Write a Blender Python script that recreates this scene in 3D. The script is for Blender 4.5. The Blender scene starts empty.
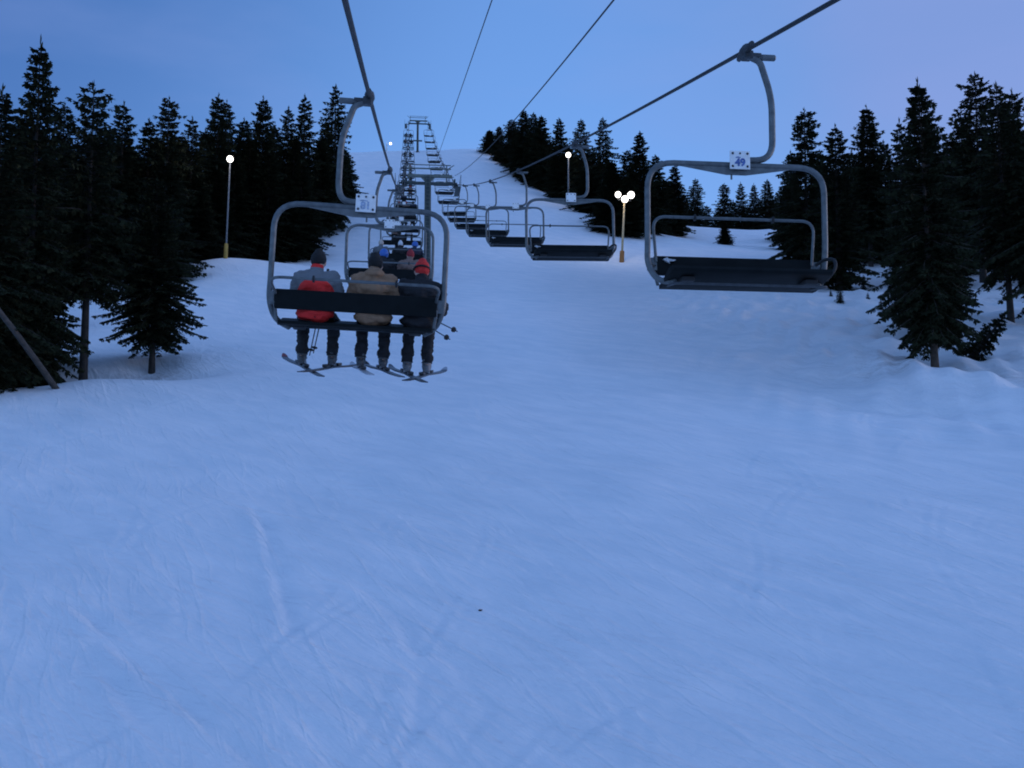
import bpy, bmesh, math, random
import numpy as np
from mathutils import Vector, Matrix, noise

random.seed(7)
RNG = np.random.default_rng(7)
SC = bpy.context.scene
COL = SC.collection

# ------------------------------------------------------------------ layout
# World axes: +Y runs uphill along the lift line, +X to its right, Z up, the eye at the origin.
S = 1.1                      # metres per layout unit
FPX = 1000.0                 # focal length in pixels of the 1024 px frame
PITCH = math.radians(5.0)
YAW = math.atan(0.101)
FWD = Vector((math.sin(YAW)*math.cos(PITCH), math.cos(YAW)*math.cos(PITCH), math.sin(PITCH)))
RIGHT = Vector((math.cos(YAW), -math.sin(YAW), 0))
UP = RIGHT.cross(FWD)

def W(X, up, Z):             # eye-relative right / up / forward distances -> world metres
    return (RIGHT*X + UP*up + FWD*Z)*S
def PX(px, py, Z):
    return W((px-512)/FPX*Z, (384-py)/FPX*Z, Z)

# ------------------------------------------------------------------ helpers
def tag(o, label=None, cat=None, group=None, kind=None):
    if label: o['label'] = label
    if cat: o['category'] = cat
    if group: o['group'] = group
    if kind: o['kind'] = kind
    return o

def empty(name, M=None, label=None, cat=None, group=None):
    o = bpy.data.objects.new(name, None)
    COL.objects.link(o)
    o.empty_display_size = 0.2
    if M is not None:
        o.matrix_world = M
    return tag(o, label, cat, group)

def children_of(o):
    return [c for c in bpy.data.objects if c.parent == o]

def copy_tree(o, parent=None, kids=None):
    c = o.copy()
    COL.objects.link(c)
    if parent is not None:
        c.parent = parent
    for ch in list(o.children):
        copy_tree(ch, c)
    return c

class MB:
    """collects boxes, tubes and lathes, links them as one mesh object"""
    def __init__(self, scale=1.0):
        self.v, self.f, self.k = [], [], scale
    def add(self, vs, fs):
        b = len(self.v)
        self.v += [Vector(p)*self.k for p in vs]
        self.f += [tuple(i+b for i in f) for f in fs]
        return self
    def box(self, c, d, M=None, bevel=0.0):
        bm = bmesh.new()
        bmesh.ops.create_cube(bm, size=1.0)
        for v in bm.verts:
            v.co = Vector((v.co.x*d[0], v.co.y*d[1], v.co.z*d[2]))
        if bevel > 0:
            bmesh.ops.bevel(bm, geom=list(bm.edges), offset=bevel, segments=2, affect='EDGES', profile=0.6)
        bm.verts.index_update()
        vs = []
        for v in bm.verts:
            p = v.co.copy()
            if M is not None: p = M @ p
            vs.append(p + Vector(c))
        fs = [tuple(v.index for v in f.verts) for f in bm.faces]
        bm.free()
        return self.add(vs, fs)
    def tube(self, pts, r, seg=8, cap=True):
        pts = [Vector(p) for p in pts]
        n = len(pts)
        rs = r if isinstance(r, (list, tuple)) else [r]*n
        vs, fs = [], []
        d0 = (pts[1]-pts[0]).normalized()
        ref = Vector((0, 0, 1)) if abs(d0.z) < 0.9 else Vector((1, 0, 0))
        u = d0.cross(ref).normalized()
        for i, p in enumerate(pts):
            if i == 0: d = pts[1]-pts[0]
            elif i == n-1: d = pts[-1]-pts[-2]
            else: d = (pts[i+1]-pts[i]).normalized() + (pts[i]-pts[i-1]).normalized()
            d.normalize()
            u = (u - d*u.dot(d))
            if u.length < 1e-5: u = d.orthogonal()
            u.normalize()
            w = d.cross(u)
            for k in range(seg):
                a = 2*math.pi*k/seg
                vs.append(p + (u*math.cos(a)+w*math.sin(a))*rs[i])
        for i in range(n-1):
            for k in range(seg):
                k2 = (k+1) % seg
                fs.append((i*seg+k, i*seg+k2, (i+1)*seg+k2, (i+1)*seg+k))
        if cap:
            fs.append(tuple(range(seg-1, -1, -1)))
            fs.append(tuple((n-1)*seg+k for k in range(seg)))
        return self.add(vs, fs)
    def lathe(self, prof, c=(0, 0, 0), axis='Z', seg=16):
        vs, fs = [], []
        n = len(prof)
        for (r, z) in prof:
            for k in range(seg):
                a = 2*math.pi*k/seg
                p = (r*math.cos(a), r*math.sin(a), z)
                if axis == 'Y': p = (p[0], p[2], -p[1])
                if axis == 'X': p = (p[2], p[0], p[1])
                vs.append(Vector(p)+Vector(c))
        for i in range(n-1):
            for k in range(seg):
                k2 = (k+1) % seg
                fs.append((i*seg+k, i*seg+k2, (i+1)*seg+k2, (i+1)*seg+k))
        fs.append(tuple(range(seg-1, -1, -1)))
        fs.append(tuple((n-1)*seg+k for k in range(seg)))
        return self.add(vs, fs)
    def ball(self, c, r, M=None, seg=12, rings=8):
        if not isinstance(r, (list, tuple)): r = (r, r, r)
        vs, fs = [], []
        vs.append(Vector((0, 0, r[2])))
        for i in range(1, rings):
            t = math.pi*i/rings
            for k in range(seg):
                a = 2*math.pi*k/seg
                vs.append(Vector((r[0]*math.sin(t)*math.cos(a), r[1]*math.sin(t)*math.sin(a), r[2]*math.cos(t))))
        vs.append(Vector((0, 0, -r[2])))
        for k in range(seg):
            fs.append((0, 1+k, 1+(k+1) % seg))
            fs.append((len(vs)-1, 1+(rings-2)*seg+(k+1) % seg, 1+(rings-2)*seg+k))
        for i in range(rings-2):
            for k in range(seg):
                k2 = (k+1) % seg
                fs.append((1+i*seg+k, 1+(i+1)*seg+k, 1+(i+1)*seg+k2, 1+i*seg+k2))
        if M is not None: vs = [M @ p for p in vs]
        return self.add([p+Vector(c) for p in vs], fs)
    def limb(self, p0, r0, p1, r1, n=8):
        p0, p1 = Vector(p0), Vector(p1)
        for i in range(n+1):
            t = i/n
            self.ball(p0.lerp(p1, t), r0+(r1-r0)*t, seg=10, rings=6)
        return self
    def plate(self, outline, y0, y1):          # outline in x,z extruded along y
        n = len(outline)
        vs = [(x, y0, z) for x, z in outline]+[(x, y1, z) for x, z in outline]
        fs = [tuple(range(n)), tuple(range(2*n-1, n-1, -1))]
        for i in range(n):
            j = (i+1) % n
            fs.append((j, i, i+n, j+n))
        return self.add(vs, fs)
    def build(self, name, mat, parent=None, smooth=True, angle=40):
        me = bpy.data.meshes.new(name)
        me.from_pydata([tuple(p) for p in self.v], [], self.f)
        me.update()
        bm = bmesh.new(); bm.from_mesh(me)
        bmesh.ops.recalc_face_normals(bm, faces=list(bm.faces))
        bm.to_mesh(me); bm.free()
        if smooth:
            me.shade_smooth()
            me.set_sharp_from_angle(angle=math.radians(angle))
        return link(name, me, mat, parent)

def link(name, me, mat, parent=None):
    o = bpy.data.objects.new(name, me)
    COL.objects.link(o)
    if mat is not None and len(me.materials) == 0:
        me.materials.append(mat)
    if parent is not None:
        o.parent = parent
    return o

def rounded(pts, rad, n=6):
    """polyline with its corners rounded"""
    pts = [Vector(p) for p in pts]
    out = [pts[0]]
    for i in range(1, len(pts)-1):
        a, b, c = pts[i-1], pts[i], pts[i+1]
        r = rad[i-1] if isinstance(rad, (list, tuple)) else rad
        r1 = min(r, (a-b).length*0.49); r2 = min(r, (c-b).length*0.49)
        p, q = b+(a-b).normalized()*r1, b+(c-b).normalized()*r2
        for k in range(n+1):
            t = k/n
            out.append(p*(1-t)**2 + b*2*t*(1-t) + q*t*t)
    out.append(pts[-1])
    return out

# ------------------------------------------------------------------ materials
def new_mat(name):
    m = bpy.data.materials.new(name)
    m.use_nodes = True
    nt = m.node_tree
    return m, nt, nt.nodes['Principled BSDF']

def mat(name, col, rough=0.6, metal=0.0, var=0.25, scale=8.0, bump=0.0, spec=0.5, bscale=None):
    m, nt, b = new_mat(name)
    tc = nt.nodes.new('ShaderNodeTexCoord')
    nz = nt.nodes.new('ShaderNodeTexNoise')
    nz.inputs['Scale'].default_value = scale
    nz.inputs['Detail'].default_value = 5
    nt.links.new(tc.outputs['Object'], nz.inputs['Vector'])
    rp = nt.nodes.new('ShaderNodeValToRGB')
    rp.color_ramp.elements[0].position = 0.3
    rp.color_ramp.elements[1].position = 0.72
    rp.color_ramp.elements[0].color = tuple(c*(1-var) for c in col)+(1,)
    rp.color_ramp.elements[1].color = tuple(min(1, c*(1+var)) for c in col)+(1,)
    nt.links.new(nz.outputs['Fac'], rp.inputs['Fac'])
    nt.links.new(rp.outputs['Color'], b.inputs['Base Color'])
    b.inputs['Roughness'].default_value = rough
    b.inputs['Metallic'].default_value = metal
    b.inputs['Specular IOR Level'].default_value = spec
    if bump > 0:
        n2 = nt.nodes.new('ShaderNodeTexNoise')
        n2.inputs['Scale'].default_value = bscale or scale*3
        n2.inputs['Detail'].default_value = 4
        nt.links.new(tc.outputs['Object'], n2.inputs['Vector'])
        bp = nt.nodes.new('ShaderNodeBump')
        bp.inputs['Strength'].default_value = bump
        bp.inputs['Distance'].default_value = 0.02
        nt.links.new(n2.outputs['Fac'], bp.inputs['Height'])
        nt.links.new(bp.outputs['Normal'], b.inputs['Normal'])
    return m

M = {}
M['galv'] = mat('galvanised_steel', (0.125, 0.137, 0.14), 0.5, 0.5, 0.28, 14, 0.15)
M['galv_dark'] = mat('weathered_steel', (0.05, 0.055, 0.06), 0.55, 0.4, 0.3, 12, 0.2)
M['rope'] = mat('steel_rope', (0.028, 0.03, 0.033), 0.6, 0.3, 0.3, 30, 0.4)
M['pad'] = mat('chair_pad_vinyl', (0.0075, 0.0095, 0.010), 0.62, 0, 0.25, 6, 0.12, 0.10)
M['rubber'] = mat('black_rubber', (0.012, 0.012, 0.013), 0.7)
M['plate'] = mat('white_plate_paint', (0.78, 0.78, 0.77), 0.5, 0, 0.08, 20)
M['bolt'] = mat('dark_bolt', (0.03, 0.03, 0.035), 0.5, 0.5)
M['blue_ink'] = mat('blue_number_paint', (0.07, 0.13, 0.34), 0.6, 0, 0.35, 40)
M['faded_ink'] = mat('faded_number_paint', (0.34, 0.42, 0.56), 0.6, 0, 0.35, 30)
M['white_mark'] = mat('white_decal', (0.55, 0.57, 0.6), 0.6, 0, 0.3, 30)
M['tower'] = mat('green_tower_paint', (0.035, 0.05, 0.05), 0.55, 0.1, 0.3, 4, 0.1)
M['tower_pale'] = mat('pale_tower_steel', (0.13, 0.15, 0.13), 0.5, 0.3, 0.3, 4)
M['pole_grey'] = mat('grey_pole', (0.17, 0.18, 0.19), 0.5, 0.5, 0.2, 6)
M['pole_wood'] = mat('tan_pole_paint', (0.40, 0.32, 0.18), 0.6, 0, 0.25, 6, 0.15)
M['pad_yellow'] = mat('yellow_pole_pad', (0.40, 0.25, 0.05), 0.7, 0, 0.2, 6, 0.1)
M['pad_orange'] = mat('orange_brown_pole_pad', (0.36, 0.15, 0.04), 0.7, 0, 0.25, 6, 0.1)
M['housing'] = mat('lamp_housing', (0.08, 0.085, 0.09), 0.5, 0.4)
M['skin'] = mat('skin', (0.50, 0.30, 0.22), 0.5, 0, 0.1, 20)
M['black_cloth'] = mat('black_cloth', (0.010, 0.010, 0.012), 0.85, 0, 0.35, 18, 0.3)
M['tan_cloth'] = mat('tan_cloth', (0.25, 0.145, 0.082), 0.85, 0, 0.2, 10, 0.35)
M['brown_cloth'] = mat('brown_cloth', (0.20, 0.125, 0.10), 0.85, 0, 0.25, 12, 0.3)
M['navy_cloth'] = mat('navy_cloth', (0.015, 0.02, 0.04), 0.85, 0, 0.3, 12, 0.3)
M['grey_cloth'] = mat('mid_grey_cloth', (0.12, 0.13, 0.14), 0.85, 0, 0.25, 12, 0.3)
M['red_knit'] = mat('red_knit', (0.60, 0.025, 0.02), 0.8, 0, 0.2, 30, 0.3)
M['dark_red'] = mat('dark_red_cloth', (0.28, 0.02, 0.025), 0.8, 0, 0.2, 30, 0.3)
M['black_knit'] = mat('black_knit', (0.010, 0.010, 0.011), 0.9, 0, 0.3, 60, 0.5)
M['blue_shell'] = mat('blue_helmet_shell', (0.03, 0.12, 0.42), 0.35, 0, 0.1, 10)
M['cream_knit'] = mat('cream_knit', (0.50, 0.43, 0.37), 0.85, 0, 0.15, 40, 0.4)
M['white_cloth'] = mat('white_cloth', (0.62, 0.64, 0.66), 0.85, 0, 0.1, 12, 0.3)
M['boot_grey'] = mat('grey_boot_shell', (0.065, 0.067, 0.07), 0.4, 0, 0.3, 14)
M['boot_pale'] = mat('pale_boot_shell', (0.15, 0.153, 0.158), 0.4, 0, 0.3, 14)
M['boot_black'] = mat('black_boot_shell', (0.03, 0.03, 0.033), 0.4, 0, 0.3, 14)
M['ski_dark'] = mat('dark_ski', (0.05, 0.055, 0.065), 0.35, 0, 0.3, 8)
M['ski_pale'] = mat('pale_ski', (0.36, 0.38, 0.42), 0.35, 0, 0.2, 8)
M['ski_red'] = mat('red_ski_tip', (0.16, 0.015, 0.02), 0.4, 0, 0.2, 8)
M['bark'] = mat('conifer_bark', (0.030, 0.025, 0.021), 0.9, 0, 0.45, 5, 0.6)
M['bark_log'] = mat('old_grey_bark', (0.05, 0.043, 0.037), 0.9, 0, 0.4, 5, 0.6)
M['bark_pale'] = mat('dry_grey_bark', (0.085, 0.068, 0.056), 0.9, 0, 0.4, 5, 0.6)

def jacket_mat():
    """grey shell with a red oval on the small of the back and a red collar"""
    m, nt, b = new_mat('grey_red_jacket')
    tc = nt.nodes.new('ShaderNodeTexCoord')
    sp = nt.nodes.new('ShaderNodeSeparateXYZ')
    nt.links.new(tc.outputs['Object'], sp.inputs[0])
    def math_(op, a, bb=None, c=None):
        n = nt.nodes.new('ShaderNodeMath'); n.operation = op
        for i, x in enumerate((a, bb, c)):
            if x is None: continue
            if isinstance(x, (int, float)): n.inputs[i].default_value = x
            else: nt.links.new(x, n.inputs[i])
        return n.outputs[0]
    ex = math_('MULTIPLY', sp.outputs[0], 1/0.225)
    ez = math_('MULTIPLY', math_('SUBTRACT', sp.outputs[2], 0.20), 1/0.25)
    r2 = math_('ADD', math_('POWER', math_('ABSOLUTE', ex), 2.6), math_('POWER', math_('ABSOLUTE', ez), 2.6))
    inside = math_('LESS_THAN', r2, 1.0)
    back = math_('LESS_THAN', sp.outputs[1], 0.0)
    oval = math_('MULTIPLY', inside, back)
    collar = math_('GREATER_THAN', sp.outputs[2], 0.605)
    red = math_('MAXIMUM', oval, collar)
    nz = nt.nodes.new('ShaderNodeTexNoise'); nz.inputs['Scale'].default_value = 12
    nt.links.new(tc.outputs['Object'], nz.inputs['Vector'])
    g = nt.nodes.new('ShaderNodeValToRGB')
    g.color_ramp.elements[0].color = (0.10, 0.107, 0.115, 1); g.color_ramp.elements[1].color = (0.19, 0.20, 0.215, 1)
    nt.links.new(nz.outputs['Fac'], g.inputs['Fac'])
    mx = nt.nodes.new('ShaderNodeMix'); mx.data_type = 'RGBA'
    nt.links.new(red, mx.inputs[0]); nt.links.new(g.outputs['Color'], mx.inputs[6])
    mx.inputs[7].default_value = (0.66, 0.02, 0.016, 1)
    nt.links.new(mx.outputs[2], b.inputs['Base Color'])
    b.inputs['Roughness'].default_value = 0.8
    return m
M['grey_red'] = jacket_mat()

def lamp_mat():
    m = bpy.data.materials.new('lit_lamp')
    m.use_nodes = True
    nt = m.node_tree
    nt.nodes.clear()
    e = nt.nodes.new('ShaderNodeEmission')
    e.inputs['Color'].default_value = (1.0, 0.93, 0.86, 1)
    e.inputs['Strength'].default_value = 1.6
    o = nt.nodes.new('ShaderNodeOutputMaterial')
    nt.links.new(e.outputs[0], o.inputs[0])
    return m
M['lit'] = lamp_mat()

def needle_mat():
    m, nt, b = new_mat('conifer_needles')
    tc = nt.nodes.new('ShaderNodeTexCoord')
    nz = nt.nodes.new('ShaderNodeTexNoise'); nz.inputs['Scale'].default_value = 1.4; nz.inputs['Detail'].default_value = 6
    nt.links.new(tc.outputs['Object'], nz.inputs['Vector'])
    rp = nt.nodes.new('ShaderNodeValToRGB')
    rp.color_ramp.elements[0].position = 0.3; rp.color_ramp.elements[1].position = 0.75
    rp.color_ramp.elements[0].color = (0.014, 0.017, 0.009, 1)
    rp.color_ramp.elements[1].color = (0.038, 0.043, 0.022, 1)
    nt.links.new(nz.outputs['Fac'], rp.inputs['Fac'])
    nt.links.new(rp.outputs['Color'], b.inputs['Base Color'])
    b.inputs['Roughness'].default_value = 0.75
    b.inputs['Specular IOR Level'].default_value = 0.05
    return m
M['needles'] = needle_mat()

def snow_mat():
    m, nt, b = new_mat('packed_snow')
    L = nt.links.new
    tc = nt.nodes.new('ShaderNodeTexCoord')
    def nz(scale, detail, vec=None, rough=0.55):
        n = nt.nodes.new('ShaderNodeTexNoise')
        n.inputs['Scale'].default_value = scale; n.inputs['Detail'].default_value = detail
        n.inputs['Roughness'].default_value = rough
        L(vec if vec is not None else tc.outputs['Object'], n.inputs['Vector'])
        return n.outputs['Fac']
    def heading(vec, ang, sc, off=0.0):
        # stretched along a heading of ang degrees from +X
        r = nt.nodes.new('ShaderNodeMapping'); r.inputs['Rotation'].default_value = (0, 0, math.radians(-ang))
        L(vec, r.inputs['Vector'])
        q = nt.nodes.new('ShaderNodeMapping'); q.inputs['Scale'].default_value = sc; q.inputs['Location'].default_value = (off, off*1.7, 0)
        L(r.outputs[0], q.inputs['Vector'])
        return q.outputs[0]
    def mth(op, x, y):
        n = nt.nodes.new('ShaderNodeMath'); n.operation = op
        for i, q in enumerate((x, y)):
            if isinstance(q, (int, float)): n.inputs[i].default_value = q
            else: L(q, n.inputs[i])
        return n.outputs[0]
    # fields of scraped streaks, each with its own wandering heading, over a grainy crust
    wn = nt.nodes.new('ShaderNodeTexNoise'); wn.inputs['Scale'].default_value = 0.16; wn.inputs['Detail'].default_value = 3
    L(tc.outputs['Object'], wn.inputs['Vector'])
    wsub = nt.nodes.new('ShaderNodeVectorMath'); wsub.operation = 'SUBTRACT'; wsub.inputs[1].default_value = (0.5, 0.5, 0.5)
    L(wn.outputs['Color'], wsub.inputs[0])
    wsc = nt.nodes.new('ShaderNodeVectorMath'); wsc.operation = 'SCALE'; wsc.inputs['Scale'].default_value = 1.5
    L(wsub.outputs[0], wsc.inputs[0])
    wad = nt.nodes.new('ShaderNodeVectorMath'); wad.operation = 'ADD'
    L(tc.outputs['Object'], wad.inputs[0]); L(wsc.outputs[0], wad.inputs[1])
    def field(rot, sc, mscale, off):
        f = nz(1.0, 4, heading(wad.outputs[0], rot, sc, off), 0.6)
        m2 = nt.nodes.new('ShaderNodeMapping'); m2.inputs['Location'].default_value = (off*3, off, 0)
        L(tc.outputs['Object'], m2.inputs['Vector'])
        mk = nt.nodes.new('ShaderNodeMapRange'); mk.inputs['From Min'].default_value = 0.42; mk.inputs['From Max'].default_value = 0.62
        L(nz(mscale, 3, m2.outputs[0]), mk.inputs['Value'])
        return mth('MULTIPLY', f, mk.outputs[0])
    a = field(-52, (0.32, 3.4, 1), 0.13, 3.1)
    c = field(-38, (0.28, 3.8, 1), 0.17, 8.7)
    c2 = field(-15, (0.30, 4.2, 1), 0.20, 14.2)
    def scratches(rot, off):
        # sparse thin ski scratches
        m = nt.nodes.new('ShaderNodeMapRange'); m.inputs['From Min'].default_value = 0.54; m.inputs['From Max'].default_value = 0.76
        L(nz(1.0, 2, heading(wad.outputs[0], rot, (0.20, 6.0, 1), off), 0.5), m.inputs['Value'])
        return m.outputs[0]
    s1, s2, s3 = scratches(-56, 2.0), scratches(-40, 9.0), scratches(-70, 21.0)
    sc_ = mth('ADD', mth('ADD', s1, s2), s3)
    d = nz(7.0, 5)
    e = nz(0.5, 4)
    ch = nt.nodes.new('ShaderNodeAttribute'); ch.attribute_name = 'chop'
    chop = mth('MULTIPLY', mth('MULTIPLY', nz(1.0, 7, heading(wad.outputs[0], -40, (0.6, 1.7, 1)), 0.72), 9.0), ch.outputs['Fac'])
    h = mth('ADD', mth('ADD', mth('MULTIPLY', a, 0.8), mth('MULTIPLY', c, 0.6)), mth('ADD', mth('MULTIPLY', c2, 0.4), mth('ADD', mth('MULTIPLY', d, 0.16), mth('MULTIPLY', e, 0.7))))
    h = mth('ADD', mth('ADD', h, mth('MULTIPLY', sc_, 0.18)), chop)
    bp = nt.nodes.new('ShaderNodeBump')
    bp.inputs['Strength'].default_value = 0.65; bp.inputs['Distance'].default_value = 0.15
    L(h, bp.inputs['Height']); L(bp.outputs['Normal'], b.inputs['Normal'])
    rp = nt.nodes.new('ShaderNodeValToRGB')
    rp.color_ramp.elements[0].position = 0.35; rp.color_ramp.elements[1].position = 0.7
    rp.color_ramp.elements[0].color = (0.76, 0.79, 0.82, 1); rp.color_ramp.elements[1].color = (0.88, 0.87, 0.88, 1)
    L(nz(0.8, 6, heading(tc.outputs['Object'], -48, (0.6, 1.8, 1))), rp.inputs['Fac'])
    at = nt.nodes.new('ShaderNodeAttribute'); at.attribute_name = 'debris'
    dn = nz(3.0, 6, None, 0.7)
    dm = nt.nodes.new('ShaderNodeMapRange')
    dm.inputs['From Min'].default_value = 0.42; dm.inputs['From Max'].default_value = 0.68
    L(dn, dm.inputs['Value'])
    fac = mth('MULTIPLY', dm.outputs[0], at.outputs['Fac'])
    mx = nt.nodes.new('ShaderNodeMix'); mx.data_type = 'RGBA'
    L(fac, mx.inputs[0]); L(rp.outputs['Color'], mx.inputs[6]); mx.inputs[7].default_value = (0.20, 0.14, 0.10, 1)
    L(mx.outputs[2], b.inputs['Base Color'])
    b.inputs['Roughness'].default_value = 0.7
    b.inputs['Specular IOR Level'].default_value = 0.25
    return m
M['snow'] = snow_mat()

# ------------------------------------------------------------------ terrain
CTRL = []
def c_up(X, up, Z): CTRL.append(W(X, up, Z))
def c_px(px, py, Z): CTRL.append(PX(px, py, Z))
for Z in (-40, -15, 5, 14, 25, 40, 56, 70):
    for X in (-70, -45, -25, -9, 5, 18, 34, 60):
        c_up(X, -6.5+0.19*Z + (0.9 if (X == -25 and Z == 70) else 0), Z)
for Z, u in ((85, 10.2), (100, 14.5), (115, 19), (130, 23.5), (145, 28.6), (160, 34), (175, 39.2), (187, 43.4), (199, 46.2), (212, 47.3), (235, 47), (270, 44)):
    xc = 1.5-0.101*Z
    c_up(xc, u, Z); c_up(xc-10, u-0.2, Z)
    if Z > 110: c_up(-46-0.1*Z, u-4, Z)
for q in ((224, 257, 72), (265, 263, 80), (340, 215, 115), (356, 170, 150), (500, 153, 185), (530, 175, 165), (545, 192, 147), (560, 203, 132), (600, 216, 120),
          (640, 237, 108), (622, 263, 94), (690, 240, 125), (663, 222, 140), (715, 236, 150), (773, 230, 150), (830, 240, 130), (870, 262, 95), (1000, 279, 75), (590, 245, 100), (540, 235, 105)):
    c_px(*q)
for X, u, Z in ((-40, 13.5, 95), (-48, 12, 85), (14, 20.5, 130), (12, 25, 150), (9, 30.5, 170), (8, 37, 187), (45, 20, 180), (28, 21, 185), (60, 14, 120), (70, 16, 150), (40, 18, 240), (80, 14, 240), (20, 34, 230), (-80, 30, 240), (-80, 30, 180), (40, 11.5, 95), (60, 11, 95)):
    c_up(X, u, Z)
CP = np.array([tuple(p) for p in CTRL])
def _tps(r2):
    return np.where(r2 > 1e-9, 0.5*r2*np.log(np.maximum(r2, 1e-9)), 0)
def _fit():
    xy = CP[:, :2]/50.0
    n = len(xy)
    K = _tps(((xy[:, None]-xy[None])**2).sum(-1)) + np.eye(n)*0.004
    P = np.hstack([np.ones((n, 1)), xy])
    A = np.zeros((n+3, n+3)); A[:n, :n] = K; A[:n, n:] = P; A[n:, :n] = P.T
    return np.linalg.solve(A, np.concatenate([CP[:, 2], np.zeros(3)]))
COEF = _fit()
BUMPS = []
def bump(px, py, Z, h, rx, ry=None):
    p = PX(px, py, Z); BUMPS.append((p.x, p.y, h, rx, ry or rx))
bump(70, 385, 33.5, 0.40, 3.2, 1.6)
bump(5, 405, 31, 0.35, 2.5, 1.6)
bump(140, 372, 36.6, -0.75, 3.4, 1.5)
bump(85, 380, 35.6, -0.35, 2.0, 1.2)
bump(935, 372, 37.2, -0.30, 1.5, 1.3)
bump(20, 400, 33.5, -0.5, 2.2, 1.4)
for qx, qz in ((155, 38.5), (84, 36.5), (933, 37), (1004, 52), (984, 74), (840, 68), (808, 74), (903, 45), (934, 44), (1032, 49), (872, 86)):
    bump(qx, 300, qz, 0.16, 2.3); bump(qx, 300, qz, -0.45, 1.1)
TROUGH = [(753, 352, 41), (868, 402, 32), (1040, 425, 28.5)]
TR = [PX(*q) for q in TROUGH]

def ground(x, y):
    x = np.atleast_1d(np.asarray(x, float)); y = np.atleast_1d(np.asarray(y, float))
    xc = np.clip(x, -95, 100); yc = np.clip(y, -55, 300)
    out = np.empty(x.shape)
    for i in range(0, len(x), 20000):
        s = slice(i, i+20000)
        q = np.stack([xc[s], yc[s]], -1)/50.0
        d = _tps(((q[:, None]-CP[None, :, :2]/50.0)**2).sum(-1))
        out[s] = d @ COEF[:-3] + COEF[-3] + q @ COEF[-2:]
    for bx, by, h, rx, ry in BUMPS:
        out += h*np.exp(-((x-bx)/rx)**2-((y-by)/ry)**2)
    # a shallow trough with a bank above it, at the right edge of the run
    best = np.full(x.shape, 1e9); side = np.zeros(x.shape)
    for a, b in zip(TR[:-1], TR[1:]):
        ax, ay, bx, by = a.x, a.y, b.x, b.y
        L2 = (bx-ax)**2+(by-ay)**2
        t = np.clip(((x-ax)*(bx-ax)+(y-ay)*(by-ay))/L2, 0, 1)
        dx, dy = x-(ax+t*(bx-ax)), y-(ay+t*(by-ay))
        d = np.hypot(dx, dy)
        sd = np.sign((bx-ax)*(dy)-(by-ay)*(dx))
        m = d < best
        best = np.where(m, d, best); side = np.where(m, sd, side)
    sd = best*side
    a0 = TR[0]; fade = np.clip((np.hypot(x-a0.x, y-a0.y)-0.5)/7.0, 0, 1)*np.clip((a0.y+1.5-y)/5.0, 0, 1); fade = fade*fade*(3-2*fade)
    out += fade*( -0.45*np.exp(-(sd/1.9)**2) + 0.50*np.exp(-((sd-3.4)/2.2)**2))
    out += np.clip((x-6-0.12*y)/8, 0, 1)*np.clip((y-24)/10, 0, 1)*np.clip((95-y)/30, 0, 1)*1.6*(0.07*np.sin(2.1*x+1.3*y+2*np.sin(0.6*y))*np.sin(1.7*y-0.9*x)+0.05*np.sin(3.9*x-2.2*y+1.5*np.sin(x))+0.12*np.sin(0.7*x+0.9*y)*np.sin(0.5*y-0.8*x))
    # rolling unevenness of the piste
    out += 0.10*np.sin(x*0.31+0.7*np.sin(y*0.17))*np.cos(y*0.23+0.4*x*0.2) + 0.05*np.sin(x*0.83+y*0.41)*np.sin(y*0.67-x*0.29)
    return out
def gz(x, y): return float(ground([x], [y])[0])

def spread_axis(lo, hi, step, far_lo, far_hi, g=1.055, mx=14.0):
    mid = list(np.arange(lo, hi+step*0.5, step))
    a, s, left = lo, step, []
    while a > far_lo:
        s = min(s*g, mx) if a > -120 else s*1.25
        a -= s; left.append(a)
    a, s, right = mid[-1], step, []
    while a < far_hi:
        s = min(s*g, mx*0.16) if a < 110 else (min(s*g, 4) if a < 300 else s*1.25)
        a += s; right.append(a)
    return np.array(left[::-1]+mid+right)

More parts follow.
